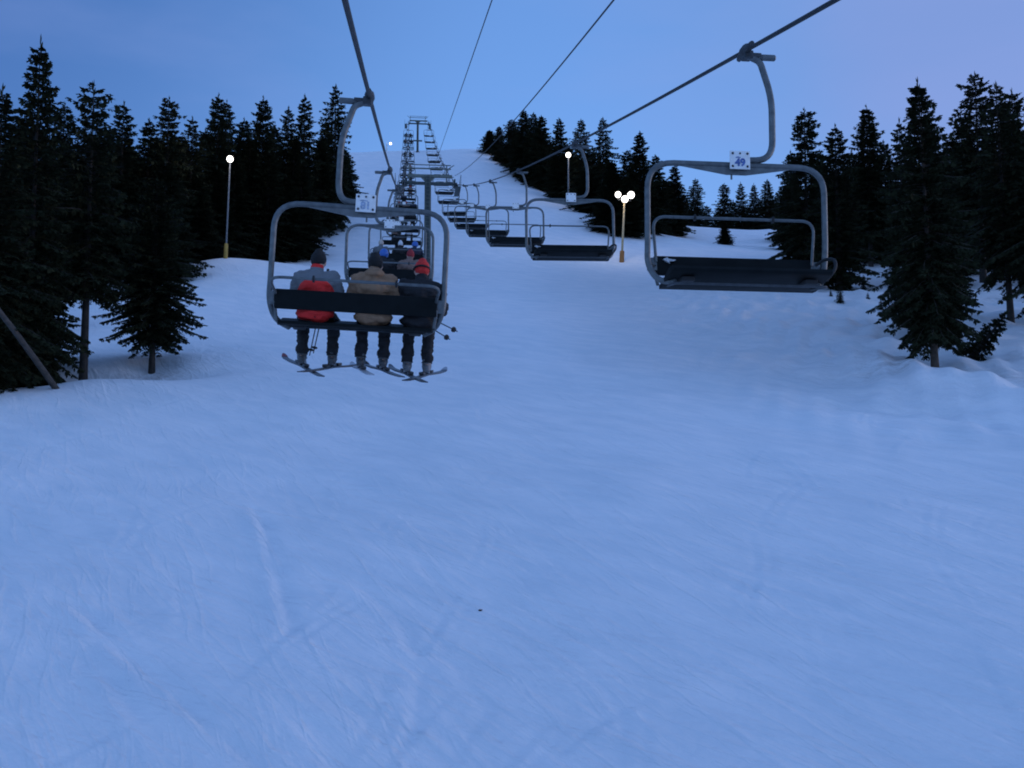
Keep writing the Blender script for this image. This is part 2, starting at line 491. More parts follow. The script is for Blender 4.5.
def build_ground():
    xs = spread_axis(-14, 22, 0.095, -1500, 1500, 1.06, 10)
    ys = spread_axis(11.0, 60.0, 0.095, -400, 2500, 1.05, 10)
    nx, ny = len(xs), len(ys)
    X, Y = np.meshgrid(xs, ys)
    Z = ground(X.ravel(), Y.ravel()).reshape(ny, nx)
    # ski tracks: shallow grooves with thrown-up edges
    add = np.zeros_like(Z)
    rnd = random.Random(11)
    def groove(p, ang, length, curve, w, d):
        n = max(8, int(length/0.07))
        x, y = p
        for i in range(n):
            f = max(0.0, math.sin(math.pi*i/(n-1)))**0.5
            x += math.cos(ang)*0.07; y += math.sin(ang)*0.07
            ang += curve*0.07
            i0 = np.searchsorted(xs, x); j0 = np.searchsorted(ys, y)
            if i0 < 6 or j0 < 6 or i0 > nx-6 or j0 > ny-6: continue
            sl = (slice(j0-5, j0+5), slice(i0-5, i0+5))
            # distance across the heading only
            dx, dy = X[sl]-x, Y[sl]-y
            ac = dx*math.sin(ang)-dy*math.cos(ang); al = dx*math.cos(ang)+dy*math.sin(ang)
            wgt = np.exp(-(al/0.09)**2)*f*0.42
            add[sl] += wgt*(-d*np.exp(-(ac/w)**2) + 0.8*d*np.exp(-((ac-1.7*w)/w)**2))
    for k in range(900):
        y = 11+48*rnd.random()**1.2
        x = rnd.uniform(-0.55, 0.62)*y*1.05 + 0.1*y
        base = rnd.choice((-35, -42, -50, -55, -62, -66, 70, -28, -70))
        ang = math.radians(base+rnd.uniform(-9, 9))
        L = rnd.uniform(0.8, 4.5); cv = rnd.uniform(-0.16, 0.16)
        w = rnd.uniform(0.06, 0.10); d = rnd.uniform(0.003, 0.014)*(1+y/40)
        groove((x, y), ang, L, cv, w, d)
        if rnd.random() < 0.6:
            groove((x+0.28*math.sin(ang), y-0.28*math.cos(ang)), ang, L, cv, w, d*rnd.uniform(0.5, 1))
    def marked(pts, w, d):
        for (a, b) in zip(pts[:-1], pts[1:]):
            pa, pb = ray_to_ground(*a), ray_to_ground(*b)
            v = pb-pa
            groove((pa.x, pa.y), math.atan2(v.y, v.x), v.length, 0, w, d)
    marked([(70, 598), (112, 640), (165, 690), (215, 730), (262, 770)], 0.10, 0.045)
    marked([(262, 515), (276, 560), (296, 640)], 0.13, 0.05)
    marked([(350, 580), (395, 615), (420, 660), (412, 740)], 0.10, 0.03)
    marked([(300, 695), (365, 720)], 0.12, 0.035)
    marked([(305, 688), (372, 714)], 0.10, 0.03)
    marked([(250, 505), (268, 530)], 0.12, 0.035)
    marked([(105, 670), (148, 725)], 0.12, 0.035)
    marked([(430, 625), (470, 690), (490, 715)], 0.10, 0.02)
    Z = Z+add
    # lumpy crust near the right-hand trees
    V = np.stack([X.ravel(), Y.ravel(), Z.ravel()], -1)
    idx = np.arange(nx*ny).reshape(ny, nx)
    Q = np.stack([idx[:-1, :-1], idx[:-1, 1:], idx[1:, 1:], idx[1:, :-1]], -1).reshape(-1, 4)
    me = bpy.data.meshes.new('snow_slope')
    me.vertices.add(len(V)); me.vertices.foreach_set('co', V.ravel().astype(np.float32))
    me.loops.add(Q.size); me.loops.foreach_set('vertex_index', Q.ravel().astype(np.int32))
    me.polygons.add(len(Q)); me.polygons.foreach_set('loop_start', np.arange(0, Q.size, 4, dtype=np.int32))
    me.polygons.foreach_set('loop_total', np.full(len(Q), 4, dtype=np.int32))
    me.update(calc_edges=True)
    me.shade_smooth()
    at = me.attributes.new('debris', 'FLOAT', 'POINT')
    deb = np.zeros(len(V))
    for px, py, Zd, r, s in ((925, 380, 36, 2.2, 0.8), (985, 385, 35, 2.4, 0.5), (905, 325, 48, 2.2, 0.5), (872, 285, 72, 4, 0.3), (150, 368, 37.5, 1.8, 0.5), (1000, 300, 62, 4, 0.5)):
        p = PX(px, py, Zd)
        deb = np.maximum(deb, s*np.exp(-((V[:, 0]-p.x)/r)**2-((V[:, 1]-p.y)/(r*0.6))**2))
    at.data.foreach_set('value', deb.astype(np.float32))
    chop = np.clip((V[:, 0]-4.0-0.03*V[:, 1])/9, 0, 1)*np.clip((V[:, 1]-30)/12, 0, 1)*np.clip((115-V[:, 1])/40, 0, 1)
    me.attributes.new('chop', 'FLOAT', 'POINT').data.foreach_set('value', chop.astype(np.float32))
    o = link('snow_slope', me, M['snow'])
    tag(o, 'blue white packed ski slope with ski tracks rising to a rounded crest', 'ski slope', kind='structure')

def ray_to_ground(px, py):
    d = ((px-512)/FPX*RIGHT + (384-py)/FPX*UP + FWD)
    lo, hi = 5.0, 60.0
    for _ in range(40):
        mid = (lo+hi)/2
        p = d*mid
        if p.z > gz(p.x, p.y): lo = mid
        else: hi = mid
    return d*lo
build_ground()

# ------------------------------------------------------------------ lift line
XL, XR = -0.43, 3.36
def up_left(Z):
    if Z <= 75: return 1.74+0.11*Z+0.00095*Z*Z
    return up_far(Z)+0.25*max(0, 1-(Z-75)/40)
def up_right(Z):
    if Z <= 75: return 1.93+0.136*Z+0.00051*Z*Z
    return up_far(Z)
def up_far(Z):
    t = (Z-75)/112.0
    if t <= 1: return 15.04+34.2*t-6.0*t*(1-t)
    return 49.24+0.22*(Z-187)-0.0026*(Z-187)**2
def rope_pt(x0, fn, Z): return W(x0-0.101*Z, fn(Z), Z)
def make_rope(name, x0, fn, r, zs, label):
    m = MB(); m.tube([rope_pt(x0, fn, z) for z in zs], r, 8)
    o = m.build(name, M['rope'])
    return tag(o, label, 'cable')
zs = list(np.linspace(-20, 75, 60))+list(np.linspace(77, 222, 60))
make_rope('haul_rope', XL, up_left, 0.024, zs, 'thick steel haul rope on the left carrying the chairs with riders uphill')
make_rope('haul_rope', XR, up_right, 0.024, zs, 'thick steel haul rope on the right carrying the empty chairs downhill')
make_rope('signal_cable', 1.8, lambda Z: 5.2+0.15*Z, 0.015, list(np.linspace(-20, 75.3, 30)), 'thin cable near the picture centre running to the middle of the nearer lift tower')
make_rope('signal_cable', 3.3, lambda Z: 4.25+0.115*Z+0.00049*Z*Z, 0.017, list(np.linspace(-20, 75.3, 40)), 'thin cable above the right-hand haul rope ending at the right end of the nearer tower')

# ------------------------------------------------------------------ chairs
def digits_mesh(text, size):
    cu = bpy.data.curves.new('digits', 'FONT')
    cu.body = text; cu.size = size; cu.align_x = 'CENTER'; cu.align_y = 'CENTER'; cu.extrude = 0.004; cu.offset = 0.004
    t = bpy.data.objects.new('tmp_digits', cu)
    COL.objects.link(t)
    dg = bpy.context.evaluated_depsgraph_get(); dg.update()
    me = bpy.data.meshes.new_from_object(t.evaluated_get(dg))
    bpy.data.objects.remove(t); bpy.data.curves.remove(cu)
    me.name = 'digits'
    return me

CX = 0.04       # the bail hangs slightly inward of the rope
def make_chair(bar_deg, plate_side, armrest=True, CX=0.04, rail=-2.352, SX=None, bh=0.40, w=0.88):
    """faces +y (travel), outward side of the hanger = -x; author units, scaled by S"""
    root = empty('lift_chair')
    g = MB(S)
    g.tube([(0, -0.20, 0.0), (0, -0.12, 0.0), (0, -0.05, 0.01), (0, 0.05, 0.01), (0, 0.12, 0), (0, 0.20, 0)], [0.026, 0.034, 0.052, 0.052, 0.034, 0.026], 10)
    g.box((-0.02, 0, -0.045), (0.09, 0.13, 0.07), bevel=0.012)
    g.box((-0.10, 0, -0.04), (0.12, 0.06, 0.045), bevel=0.01)
    for q in g.v: q.z += 0.03*S
    gr = g.build('grip', M['galv_dark'], root)
    s = MB(S); s.lathe([(0.022, -0.31), (0.032, -0.30), (0.032, -0.17), (0.026, -0.165), (0.026, -0.13)], (0, 0, -0.025), 'X', 12)
    s.build('grip_spring', M['galv'], gr)
    h = MB(S)
    pts = rounded([(-0.03, 0, -0.02), (-0.15, 0, -0.07), (-0.265, 0, -0.44), (-0.265, 0, -1.08), (CX-0.02, 0, -1.095)], [0.05, 0.16, 0.20], 7)
    h.tube(pts, 0.0325, 10)
    h.build('hanger', M['galv'], root)
    b = MB(S)
    path = [(CX-0.70, 0.26, -2.385), (CX-0.82, 0.06, -2.34), (CX-w, -0.03, -2.16), (CX-w, 0, -1.95), (CX-w, 0, -1.145), (CX+w, 0, -1.145), (CX+w, 0, -1.95), (CX+w, -0.03, -2.16), (CX+0.82, 0.06, -2.34), (CX+0.70, 0.26, -2.385)]
    b.tube(rounded(path, [0.14, 0.12, 0.1, 0.27, 0.27, 0.1, 0.12, 0.14], 7), 0.0295, 10)
    b.plate([(CX-0.62, -1.16), (CX+0.62, -1.16), (CX+0.10, -1.242), (CX-0.10, -1.242)], -0.016, 0.016)
    b.tube([(CX+0.05, 0, -1.22), (CX+0.05, 0, -1.29)], 0.010, 6)
    b.build('frame', M['galv'], root)
    # number plate
    SX = CX-0.02 if SX is None else SX
    y = 0.055*plate_side
    p = MB(S); p.box((SX, y, -1.108), (0.205, 0.014, 0.185), bevel=0.004)
    pl = p.build('number_plate', M['plate'], root)
    q = MB(S); q.box((SX, y-0.03*plate_side, -1.108), (0.10, 0.05, 0.10))
    q.build('plate_clamp', M['galv_dark'], pl)
    for bx, bz in ((-0.075, 0.065), (0.075, 0.065), (-0.075, -0.065), (0.075, -0.065), (0, 0.066)):
        r = 0.0125 if bx else 0.010
        q = MB(S); q.lathe([(r, -0.008), (r, 0.005), (r*0.6, 0.009)], (SX+bx, y+0.006*plate_side, -1.108+bz), 'Y', 8)
        q.build('bolt', M['bolt'], pl)
    # backrest pad, leaning back
    lean = Matrix.Rotation(math.radians(10), 4, 'X')
    k = MB(S); k.box((CX, -0.115, -2.155), (1.63, 0.055, 0.20), lean, bevel=0.022)
    bk = k.build('backrest', M['pad'], root)
    k = MB(S)
    cs = [(-0.07, -2.335), (0.0, -2.345), (0.2, -2.335), (0.38, -2.318), (0.455, -2.325), (0.47, -2.355), (0.44, -2.378), (0.2, -2.385), (-0.02, -2.385), (-0.075, -2.365)]
    n = len(cs)
    vs = [(CX-0.79, a, c) for a, c in cs]+[(CX-0.80+0.03, a, c) for a, c in cs]
    vs = []
    for xx, kk in ((-0.785, 0.8), (-0.77, 1.0), (0.77, 1.0), (0.785, 0.8)):
        for a, c in cs: vs.append((CX+xx, 0.2+(a-0.2)*kk, -2.362+(c+2.352)*kk+0.17*(a-0.05)))
    fs = [tuple(range(n-1, -1, -1)), tuple(3*n+i for i in range(n))]
    for r_ in range(3):
        for i in range(n):
            j = (i+1) % n
            fs.append((r_*n+i, r_*n+j, (r_+1)*n+j, (r_+1)*n+i))
    k.add(vs, fs)
    k.build('seat', M['pad'], root)
    k = MB(S)
    k.tube(rounded([(CX-0.72, 0.05, -2.385), (CX-0.74, 0.43, rail), (CX+0.74, 0.43, rail), (CX+0.72, 0.05, -2.385)], 0.07, 4), 0.013, 8)
    k.build('seat_rail', M['galv_dark'], root)
    for sx in (-1, 1):
        k = MB(S); k.box((CX+sx*0.60, 0.28, -2.372), (0.13, 0.20, 0.045), bevel=0.015)
        k.build('seat_bumper', M['rubber'], root)
        k = MB(S); k.box((CX+sx*0.835, -0.10, -2.145), (0.10, 0.03, 0.135), lean, bevel=0.008)
        k.tube([(CX+sx*0.86, -0.03, -2.16), (CX+sx*0.80, -0.11, -2.16)], 0.02, 8)
        k.tube([(CX+sx*0.81, -0.12, -2.18), (CX+sx*0.79, -0.05, -2.36)], 0.017, 8)
        k.build('side_bracket', M['galv'], root)
    if armrest:
        k = MB(S)
        k.tube(rounded([(CX-0.80, 0.0, -2.13), (CX-0.85, 0.10, -2.09), (CX-0.90, 0.22, -2.11), (CX-0.885, 0.28, -2.22), (CX-0.80, 0.24, -2.33)], 0.06, 4), 0.017, 8)
        k.build('armrest', M['rubber'], root)
    # restraint bar, hinged at the backrest ends
    R = Matrix.Rotation(math.radians(bar_deg), 4, 'X')
    hz = Vector((CX, -0.09, -2.12))
    def hb(x, z, yy=0.0): return hz + R @ Vector((x, yy, z))
    k = MB(S)
    k.tube(rounded([hb(-0.795, 0), hb(-0.83, bh), hb(0.83, bh), hb(0.795, 0)], 0.14, 7), 0.0155, 8)
    rb = k.build('restraint_bar', M['galv'], root)
    for xx in (-0.40, 0.40):
        k = MB(S); k.box(hb(xx, bh), (0.024, 0.055, 0.06), R, bevel=0.01)
        k.build('bar_stop', M['rubber'], rb)
    return root, bk, pl

def local_pts(o):  # for children of a root at identity nothing else is needed
    return o

L_LABELS = {}
def chair_matrix(x0, fn, Z, flip, roll, yawd=0):
    p = rope_pt(x0, fn, Z)
    m = Matrix.Translation(p) @ Matrix.Rotation(math.radians(roll), 4, 'Y') @ Matrix.Rotation(math.radians((180 if flip else 0)+yawd), 4, 'Z')
    # hangs just under the rope
    return m @ Matrix.Translation((0, 0, -0.008-0.03*S))

ZS = [10.0, 20.6, 31.4, 42.6, 53.4, 64.3, 75.0]+[75.0+10.6*i for i in range(1, 12)]
ordinal = ['first', 'second', 'third', 'fourth', 'fifth', 'sixth', 'seventh', 'eighth', 'ninth', 'tenth', 'eleventh', 'twelfth', 'thirteenth', 'fourteenth', 'fifteenth', 'sixteenth', 'seventeenth', 'eighteenth']

# right-hand, empty, coming down
CXR = 0.11
rootR, backR, plateR = make_chair(0, +1, CX=CXR, rail=-2.43, bh=0.455, w=0.90)
mk = MB(S)      # white decal at the outer end of the backrest, as on the chair in front
oz = -2.105
mk.plate([(CXR+0.73, oz+0.005), (CXR+0.69, oz+0.028), (CXR+0.675, oz+0.012), (CXR+0.60, oz+0.004), (CXR+0.62, oz-0.008), (CXR+0.67, oz-0.014), (CXR+0.66, oz-0.034), (CXR+0.70, oz-0.012)], -0.095, -0.060)
decal = mk.build('decal', M['white_mark'], backR, smooth=False)
rightC = [rootR]
for i in range(1, len(ZS)-1):
    rightC.append(copy_tree(rootR))
right_labels = ['nearest empty chair on the right with a white plate reading 49',
                'empty chair just behind the one numbered 49, a lit lamp showing above its plate',
                'third empty chair from the front on the right rope, left of the lamp chair',
                'fourth empty chair from the front on the right rope, dark seat against snow']
rr = random.Random(3)
for i, c in enumerate(rightC):
    c.matrix_world = chair_matrix(XR, up_right, ZS[i] if i else 10.05, True, [0.4, -0.6][i] if i < 2 else rr.uniform(-1, 1), 0 if i < 2 else rr.uniform(-3, 3))
    tag(c, right_labels[i] if i < 4 else f'{ordinal[i]} empty chair from the front on the right-hand downhill rope', 'lift chair', 'empty chairs coming down the right rope')
for i in range(7):
    k = MB(S); k.ball((CXR-0.69+i*0.23, -0.068, -2.232), 0.008, seg=6, rings=4); k.build('rivet', M['galv'], backR)
d = digits_mesh('49', 0.105*S)
dm = link('digits', d, M['blue_ink'], plateR)
dm.matrix_basis = Matrix.Translation(Vector((CXR-0.02, 0.055+0.009, -1.137))*S) @ Matrix.Rotation(math.pi, 4, 'Z') @ Matrix.Rotation(math.pi/2, 4, 'X')
k = MB(S); k.tube([(CXR+0.025, 0.0635, -1.088), (CXR+0.005, 0.0635, -1.080), (CXR-0.025, 0.0635, -1.084)], [0.004, 0.006, 0.003], 6)
k.build('small_emblem', M['blue_ink'], plateR)

# left-hand, going up
rootL, backL, plateL = make_chair(73, -1, armrest=False, CX=-0.01, SX=0.025)
rootL2, backL2, plateL2 = make_chair(72, -1, armrest=True)
leftC = [rootL, rootL2]
for i in range(2, len(ZS)-1):
    leftC.append(copy_tree(rootL2))
for i, c in enumerate(leftC):
    c.matrix_world = chair_matrix(XL, up_left, ZS[i] if i else 10.4, False, 2.4 if i == 0 else (1.0 if i == 1 else rr.uniform(-1.5, 1.5)), 0 if i < 2 else rr.uniform(-3, 3))
    lab = 'nearest chair on the left seating three skiers seen from behind' if i == 0 else (
        'second chair on the left rope, seating the rider with the blue helmet' if i == 1 else f'{ordinal[i]} chair from the front on the left rope, loaded with small riders')
    tag(c, lab, 'lift chair', 'loaded chairs going up the left rope')
d = digits_mesh('81', 0.105*S)
dm = link('digits', d, M['faded_ink'], plateL)
dm.matrix_basis = Matrix.Translation(Vector((0.025, -0.055-0.009, -1.137))*S) @ Matrix.Rotation(math.pi/2, 4, 'X')
k = MB(S); k.tube([(-0.035, -0.0635, -1.085), (0.0, -0.0635, -1.080), (0.045, -0.0635, -1.085)], [0.004, 0.007, 0.004], 6)
k.build('small_emblem', M['faded_ink'], plateL)

# ------------------------------------------------------------------ people
def melt(mb, voxel, smooth=4, wrinkle=0.0, cut=None, seed=0, wscale=9.0):
    """one continuous skin from overlapping limbs"""
    me = bpy.data.meshes.new('tmp')
    me.from_pydata([tuple(p) for p in mb.v], [], mb.f)
    o = bpy.data.objects.new('tmp', me); COL.objects.link(o)
    r = o.modifiers.new('r', 'REMESH'); r.mode = 'VOXEL'; r.voxel_size = voxel
    if smooth:
        s = o.modifiers.new('s', 'SMOOTH'); s.iterations = smooth; s.factor = 0.5
    dg = bpy.context.evaluated_depsgraph_get(); dg.update()
    out = bpy.data.meshes.new_from_object(o.evaluated_get(dg))
    bpy.data.objects.remove(o); bpy.data.meshes.remove(me)
    if wrinkle:
        ns = [v.normal.copy() for v in out.vertices]
        for v, nn in zip(out.vertices, ns):
            p = v.co
            q = Vector((p.x*wscale*0.8+seed, p.y*wscale*0.8, p.z*wscale*1.7))
            v.co = p + nn*wrinkle*(noise.noise(q)+0.5*noise.noise(q*2.3))
    if cut is not None:
        bm = bmesh.new(); bm.from_mesh(out)
        for co, no in cut:
            bmesh.ops.bisect_plane(bm, geom=list(bm.verts)+list(bm.edges)+list(bm.faces), plane_co=co, plane_no=no, clear_outer=True)
        bm.to_mesh(out); bm.free()
    out.shade_smooth()
    return out

HEADC = Vector((0, 0.075, 0.685))
def body_mesh(s, lean=0.0):
    m = MB()
    m.ball((0, 0.0, 0.11), (0.16, 0.12, 0.11)); m.ball((0, -0.01, 0.25), (0.135, 0.10, 0.14)); m.ball((0, -0.01, 0.40), (0.155, 0.105, 0.13))
    m.limb((-0.15, 0, 0.50), 0.055, (0.15, 0, 0.50), 0.055)
    m.limb((0, 0.01, 0.50), 0.065, (0, 0.05, 0.60), 0.056, 5)
    m.ball(HEADC, (0.074, 0.092, 0.11), seg=20, rings=14); m.ball(HEADC+Vector((0, 0.02, -0.06)), (0.06, 0.075, 0.06), seg=14)
    m.limb(HEADC+Vector((0, 0.09, 0.0)), 0.011, HEADC+Vector((0, 0.108, -0.025)), 0.015, 3)          # nose
    m.limb(HEADC+Vector((-0.018, 0.088, -0.062)), 0.009, HEADC+Vector((0.018, 0.088, -0.062)), 0.009, 4)  # mouth
    for k in (-1, 1):
        m.ball(HEADC+Vector((k*0.032, 0.082, 0.008)), 0.013)                                          # eyes
        m.ball(HEADC+Vector((k*0.076, 0.0, -0.005)), (0.012, 0.022, 0.033))                           # ears
        m.limb((k*0.18, 0, 0.49), 0.055, (k*0.245, 0.06, 0.27), 0.045); m.limb((k*0.245, 0.06, 0.27), 0.042, (k*0.15, 0.31, 0.22), 0.030)
        m.limb((k*0.09, 0.03, 0.10), 0.085, (k*s, 0.47, 0.085), 0.06); m.limb((k*s, 0.47, 0.085), 0.056, (k*s, 0.52, -0.33), 0.042)
        m.limb((k*s, 0.48, -0.37), 0.038, (k*s, 0.66, -0.38), 0.032)
    return melt(m, 0.011, 3)

def jacket_mesh(seed, fat=1.0, hood=False):
    m = MB()
    f = 0.035*fat
    m.ball((0, -0.005, 0.09), (0.185+f, 0.135+f*0.6, 0.11)); m.ball((0, -0.02, 0.25), (0.17+f, 0.13+f*0.6, 0.16)); m.ball((0, -0.025, 0.40), (0.185+f, 0.135+f*0.6, 0.14))
    m.limb((-0.165, -0.005, 0.495), 0.07+f*0.4, (0.165, -0.005, 0.495), 0.07+f*0.4)
    m.limb((0, 0.01, 0.53), 0.09, (0, 0.045, 0.615), 0.076, 5)
    for k in (-1, 1):
        m.limb((k*0.19, -0.005, 0.48), 0.068+f*0.5, (k*0.252, 0.05, 0.26), 0.060+f*0.4); m.limb((k*0.252, 0.05, 0.26), 0.058+f*0.4, (k*0.16, 0.29, 0.22), 0.045)
    if hood:
        m.ball((0, -0.06, 0.575), (0.11, 0.075, 0.06)); m.ball((0, -0.035, 0.60), (0.095, 0.06, 0.05))
    return melt(m, 0.013, 3, 0.024, [((0, 0, 0.640), (0, 0.30, 1))] if not hood else None, seed)

def trousers_mesh(s, seed):
    m = MB()
    m.ball((0, 0.0, 0.10), (0.175, 0.13, 0.10))
    for k in (-1, 1):
        m.limb((k*0.09, 0.03, 0.105), 0.098, (k*s, 0.475, 0.085), 0.078); m.limb((k*s, 0.475, 0.085), 0.075, (k*s, 0.525, -0.33), 0.074)
    return melt(m, 0.013, 3, 0.018, [((0, 0, -0.32), (0, 0, -1))], seed)

def boot_mesh():
    m = MB()
    m.limb((0, -0.02, -0.26), 0.062, (0, -0.005, -0.40), 0.058); m.limb((0, -0.06, -0.415), 0.046, (0, 0.17, -0.425), 0.042)
    m.box((0, 0.05, -0.452), (0.088, 0.31, 0.03), bevel=0.01)
    for z in (-0.29, -0.335, -0.385):
        m.limb((-0.05, 0.03, z), 0.014, (0.05, 0.035, z), 0.014, 6)
    return melt(m, 0.011, 2)

def glove_mesh(k):
    """curled hand on the thigh: palm, four fingers of different lengths, thumb from the side"""
    m = MB()
    m.ball((0, 0.045, 0), (0.046, 0.055, 0.022))
    m.limb((0, -0.03, 0.005), 0.036, (0, 0.02, 0), 0.034, 4)
    for i, (x, L) in enumerate(((-0.036, 0.062), (-0.013, 0.074), (0.011, 0.070), (0.034, 0.055))):
        a = (x, 0.085, 0.0); b = (x*1.1, 0.085+L*0.55, -0.008); c = (x*1.08, 0.085+L*0.75, -0.036); e = (x*1.0, 0.085+L*0.55, -0.060)
        m.limb(a, 0.0125, b, 0.012, 4); m.limb(b, 0.012, c, 0.011, 4); m.limb(c, 0.011, e, 0.0105, 4)
    m.limb((-k*0.038, 0.03, 0), 0.016, (-k*0.070, 0.065, -0.012), 0.014, 4); m.limb((-k*0.070, 0.065, -0.012), 0.0135, (-k*0.066, 0.10, -0.028), 0.012, 4)
    return melt(m, 0.006, 2)

BOOT = boot_mesh()
GLOVE = {k: glove_mesh(k) for k in (-1, 1)}

def hat_mesh(kind):
    m = MB()
    c = HEADC
    tilt = Matrix.Rotation(math.radians(-10), 4, 'X')
    if kind == 'beanie':
        m.ball(c+Vector((0, -0.01, 0.03)), (0.088, 0.104, 0.105), tilt, 20, 14)
        m.ball(c+Vector((0, -0.015, 0.115)), (0.05, 0.055, 0.04))
        me = melt(m, 0.008, 3, 0.004, [(c+Vector((0, 0, -0.03)), (0, 0.30, -1))], 3, 22)
        return me
    if kind == 'helmet':
        m.ball(c+Vector((0, -0.008, 0.02)), (0.106, 0.128, 0.122), tilt, 24, 16)
        return melt(m, 0.009, 2, 0, [(c+Vector((0, 0, -0.05)), (0, 0.45, -1))])
    if kind == 'pom':
        m.ball(c+Vector((0, -0.01, 0.03)), (0.088, 0.104, 0.10), tilt, 20, 14)
        m.ball(c+Vector((0, -0.02, 0.145)), 0.036)
        return melt(m, 0.008, 2, 0.004, [(c+Vector((0, 0, -0.03)), (0, 0.30, -1))], 5, 22)
HATS = {k: hat_mesh(k) for k in ('beanie', 'helmet', 'pom')}

def set_mat(o, m):
    o.material_slots[0].link = 'OBJECT'
    o.material_slots[0].material = m

def part(name, me, m, parent, basis=None):
    if len(me.materials) == 0: me.materials.append(m)
    o = bpy.data.objects.new(name, me); COL.objects.link(o)
    o.parent = parent
    set_mat(o, m)
    if basis is not None: o.matrix_basis = basis
    return o

BODY, JACK, TROU = {}, {}, {}
def make_person(mw, s, fat, hood, jacket, trousers, hat, hatmat, boots, label, group=None, seed=0, turn=0):
    kb, kj = round(s, 3), (fat, hood)
    if kb not in BODY: BODY[kb] = body_mesh(s); TROU[kb] = trousers_mesh(s, s*50)
    if kj not in JACK: JACK[kj] = jacket_mesh(seed, fat, hood)
    b = BODY[kb]
    if len(b.materials) == 0: b.materials.append(M['skin'])
    o = bpy.data.objects.new('person', b); COL.objects.link(o)
    o.matrix_world = mw
    tag(o, label, 'person', group)
    part('jacket', JACK[kj], jacket, o)
    part('trousers', TROU[kb], trousers, o)
    hb = Matrix.Translation(HEADC) @ Matrix.Rotation(math.radians(turn), 4, 'Z') @ Matrix.Translation(-HEADC)
    part('hat' if hat != 'helmet' else 'helmet', HATS[hat], hatmat, o, hb)
    for k in (-1, 1):
        part('ski_boot', BOOT, boots, o, Matrix.Translation((k*s, 0.535, 0.03)))
        part('glove', GLOVE[k], M['black_cloth'], o, Matrix.Translation((k*0.15, 0.33, 0.215)) @ Matrix.Rotation(math.radians(k*18), 4, 'Z') @ Matrix.Rotation(math.radians(-14), 4, 'X'))
    return o

def ski_mesh():
    m = MB()
    st = [(-0.84, 0.034, 0.003), (-0.78, 0.040, 0), (-0.4, 0.035, 0), (0.0, 0.031, 0.010), (0.45, 0.036, 0), (0.74, 0.040, 0.002), (0.81, 0.036, 0.012), (0.86, 0.026, 0.028), (0.885, 0.011, 0.038)]
    vs, fs = [], []
    for y, w, z in st:
        t = 0.006 if abs(y) > 0.6 else 0.010
        vs += [(-w, y, z-t), (w, y, z-t), (w, y, z+t), (-w, y, z+t)]
    for i in range(len(st)-1):
        for k in range(4):
            k2 = (k+1) % 4
            fs.append((i*4+k, i*4+k2, (i+1)*4+k2, (i+1)*4+k))
    fs.append((3, 2, 1, 0)); e = (len(st)-1)*4; fs.append((e, e+1, e+2, e+3))
    return m.add(vs, fs)
SKI = ski_mesh()
def make_ski(label, m, tipmat=None):
    o = SKI.build('ski', m)
    tag(o, label, 'ski')
    for yy, L in ((-0.16, 0.10), (0.17, 0.09)):
        k = MB(); k.box((0, yy, 0.036), (0.062, L, 0.035), bevel=0.008)
        k.build('binding', M['boot_black'], o)
    if tipmat:
        k = MB()
        vs, fs = [], []
        for y, w, z in [(0.81, 0.0375, 0.0125), (0.84, 0.033, 0.022), (0.865, 0.025, 0.032), (0.89, 0.012, 0.041)]:
            vs += [(-w, y, z-0.010), (w, y, z-0.010), (w, y, z+0.010), (-w, y, z+0.010)]
        for i in range(3):
            for q in range(4):
                fs.append((i*4+q, i*4+(q+1) % 4, (i+1)*4+(q+1) % 4, (i+1)*4+q))
        fs += [(3, 2, 1, 0), (12, 13, 14, 15)]
        k.add(vs, fs).build('ski_tip', tipmat, o)
    return o
SOLE = -0.438
def ski_at(o, person_mw, sx, yawd, tipup, back=0.0):
    o.matrix_world = person_mw @ Matrix.Translation((sx, 0.585, SOLE)) @ Matrix.Rotation(math.radians(-yawd), 4, 'Z') @ Matrix.Rotation(math.radians(tipup), 4, 'X') @ Matrix.Translation((0, -back, -0.022))

def pole(a, b, mw, label):
    a, b = Vector(a), Vector(b)
    root = empty('ski_pole', mw, label, 'ski pole')
    d = (b-a).normalized()
    k = MB(); k.tube([a+d*0.12, b], [0.009, 0.006], 8); k.build('shaft', M['galv_dark'], root)
    k = MB(); k.tube([a, a+d*0.02, a+d*0.12], [0.018, 0.016, 0.014], 8); k.build('handle', M['rubber'], root)
    c = b-d*0.07
    k = MB(); u = d.orthogonal().normalized(); w = d.cross(u)
    k.tube([c-d*0.008, c+d*0.008], [0.034, 0.030], 10); k.build('basket', M['rubber'], root)
    return root

SEAT_Z = -2.338*S
def seat_matrix(chair, x):           # x in author units from the frame centre
    return chair.matrix_world @ Matrix.Translation(((CX+x-(0.02 if chair is leftC[0] else 0))*S, 0.05, SEAT_Z))
bpy.context.view_layer.update()

c1 = leftC[0]
m1 = seat_matrix(c1, -0.45)
make_person(m1, 0.175, 1.0, False, M['grey_red'], M['black_cloth'], 'beanie', M['black_knit'], M['boot_grey'], 'skier in a grey jacket with a red oval on the back and black beanie', turn=-12)
m2 = seat_matrix(c1, 0.13)
make_person(m2, 0.13, 1.15, True, M['tan_cloth'], M['black_cloth'], 'beanie', M['black_knit'], M['boot_grey'], 'skier in a tan hooded jacket in the middle of the nearest chair', seed=4)
m3 = seat_matrix(c1, 0.61) @ Matrix.Translation((0, 0.02, -0.03))
p3 = make_person(m3, 0.115, 1.05, False, M['black_cloth'], M['black_cloth'], 'beanie', M['red_knit'], M['boot_pale'], 'skier all in black with a bright red knit hat', seed=9, turn=15)
k = MB(); k.tube([HEADC+Vector((0.091*math.cos(a), -0.012+0.107*math.sin(a), 0.018-0.028*math.sin(a))) for a in [2*math.pi*i/24 for i in range(25)]], 0.012, 6, cap=False)
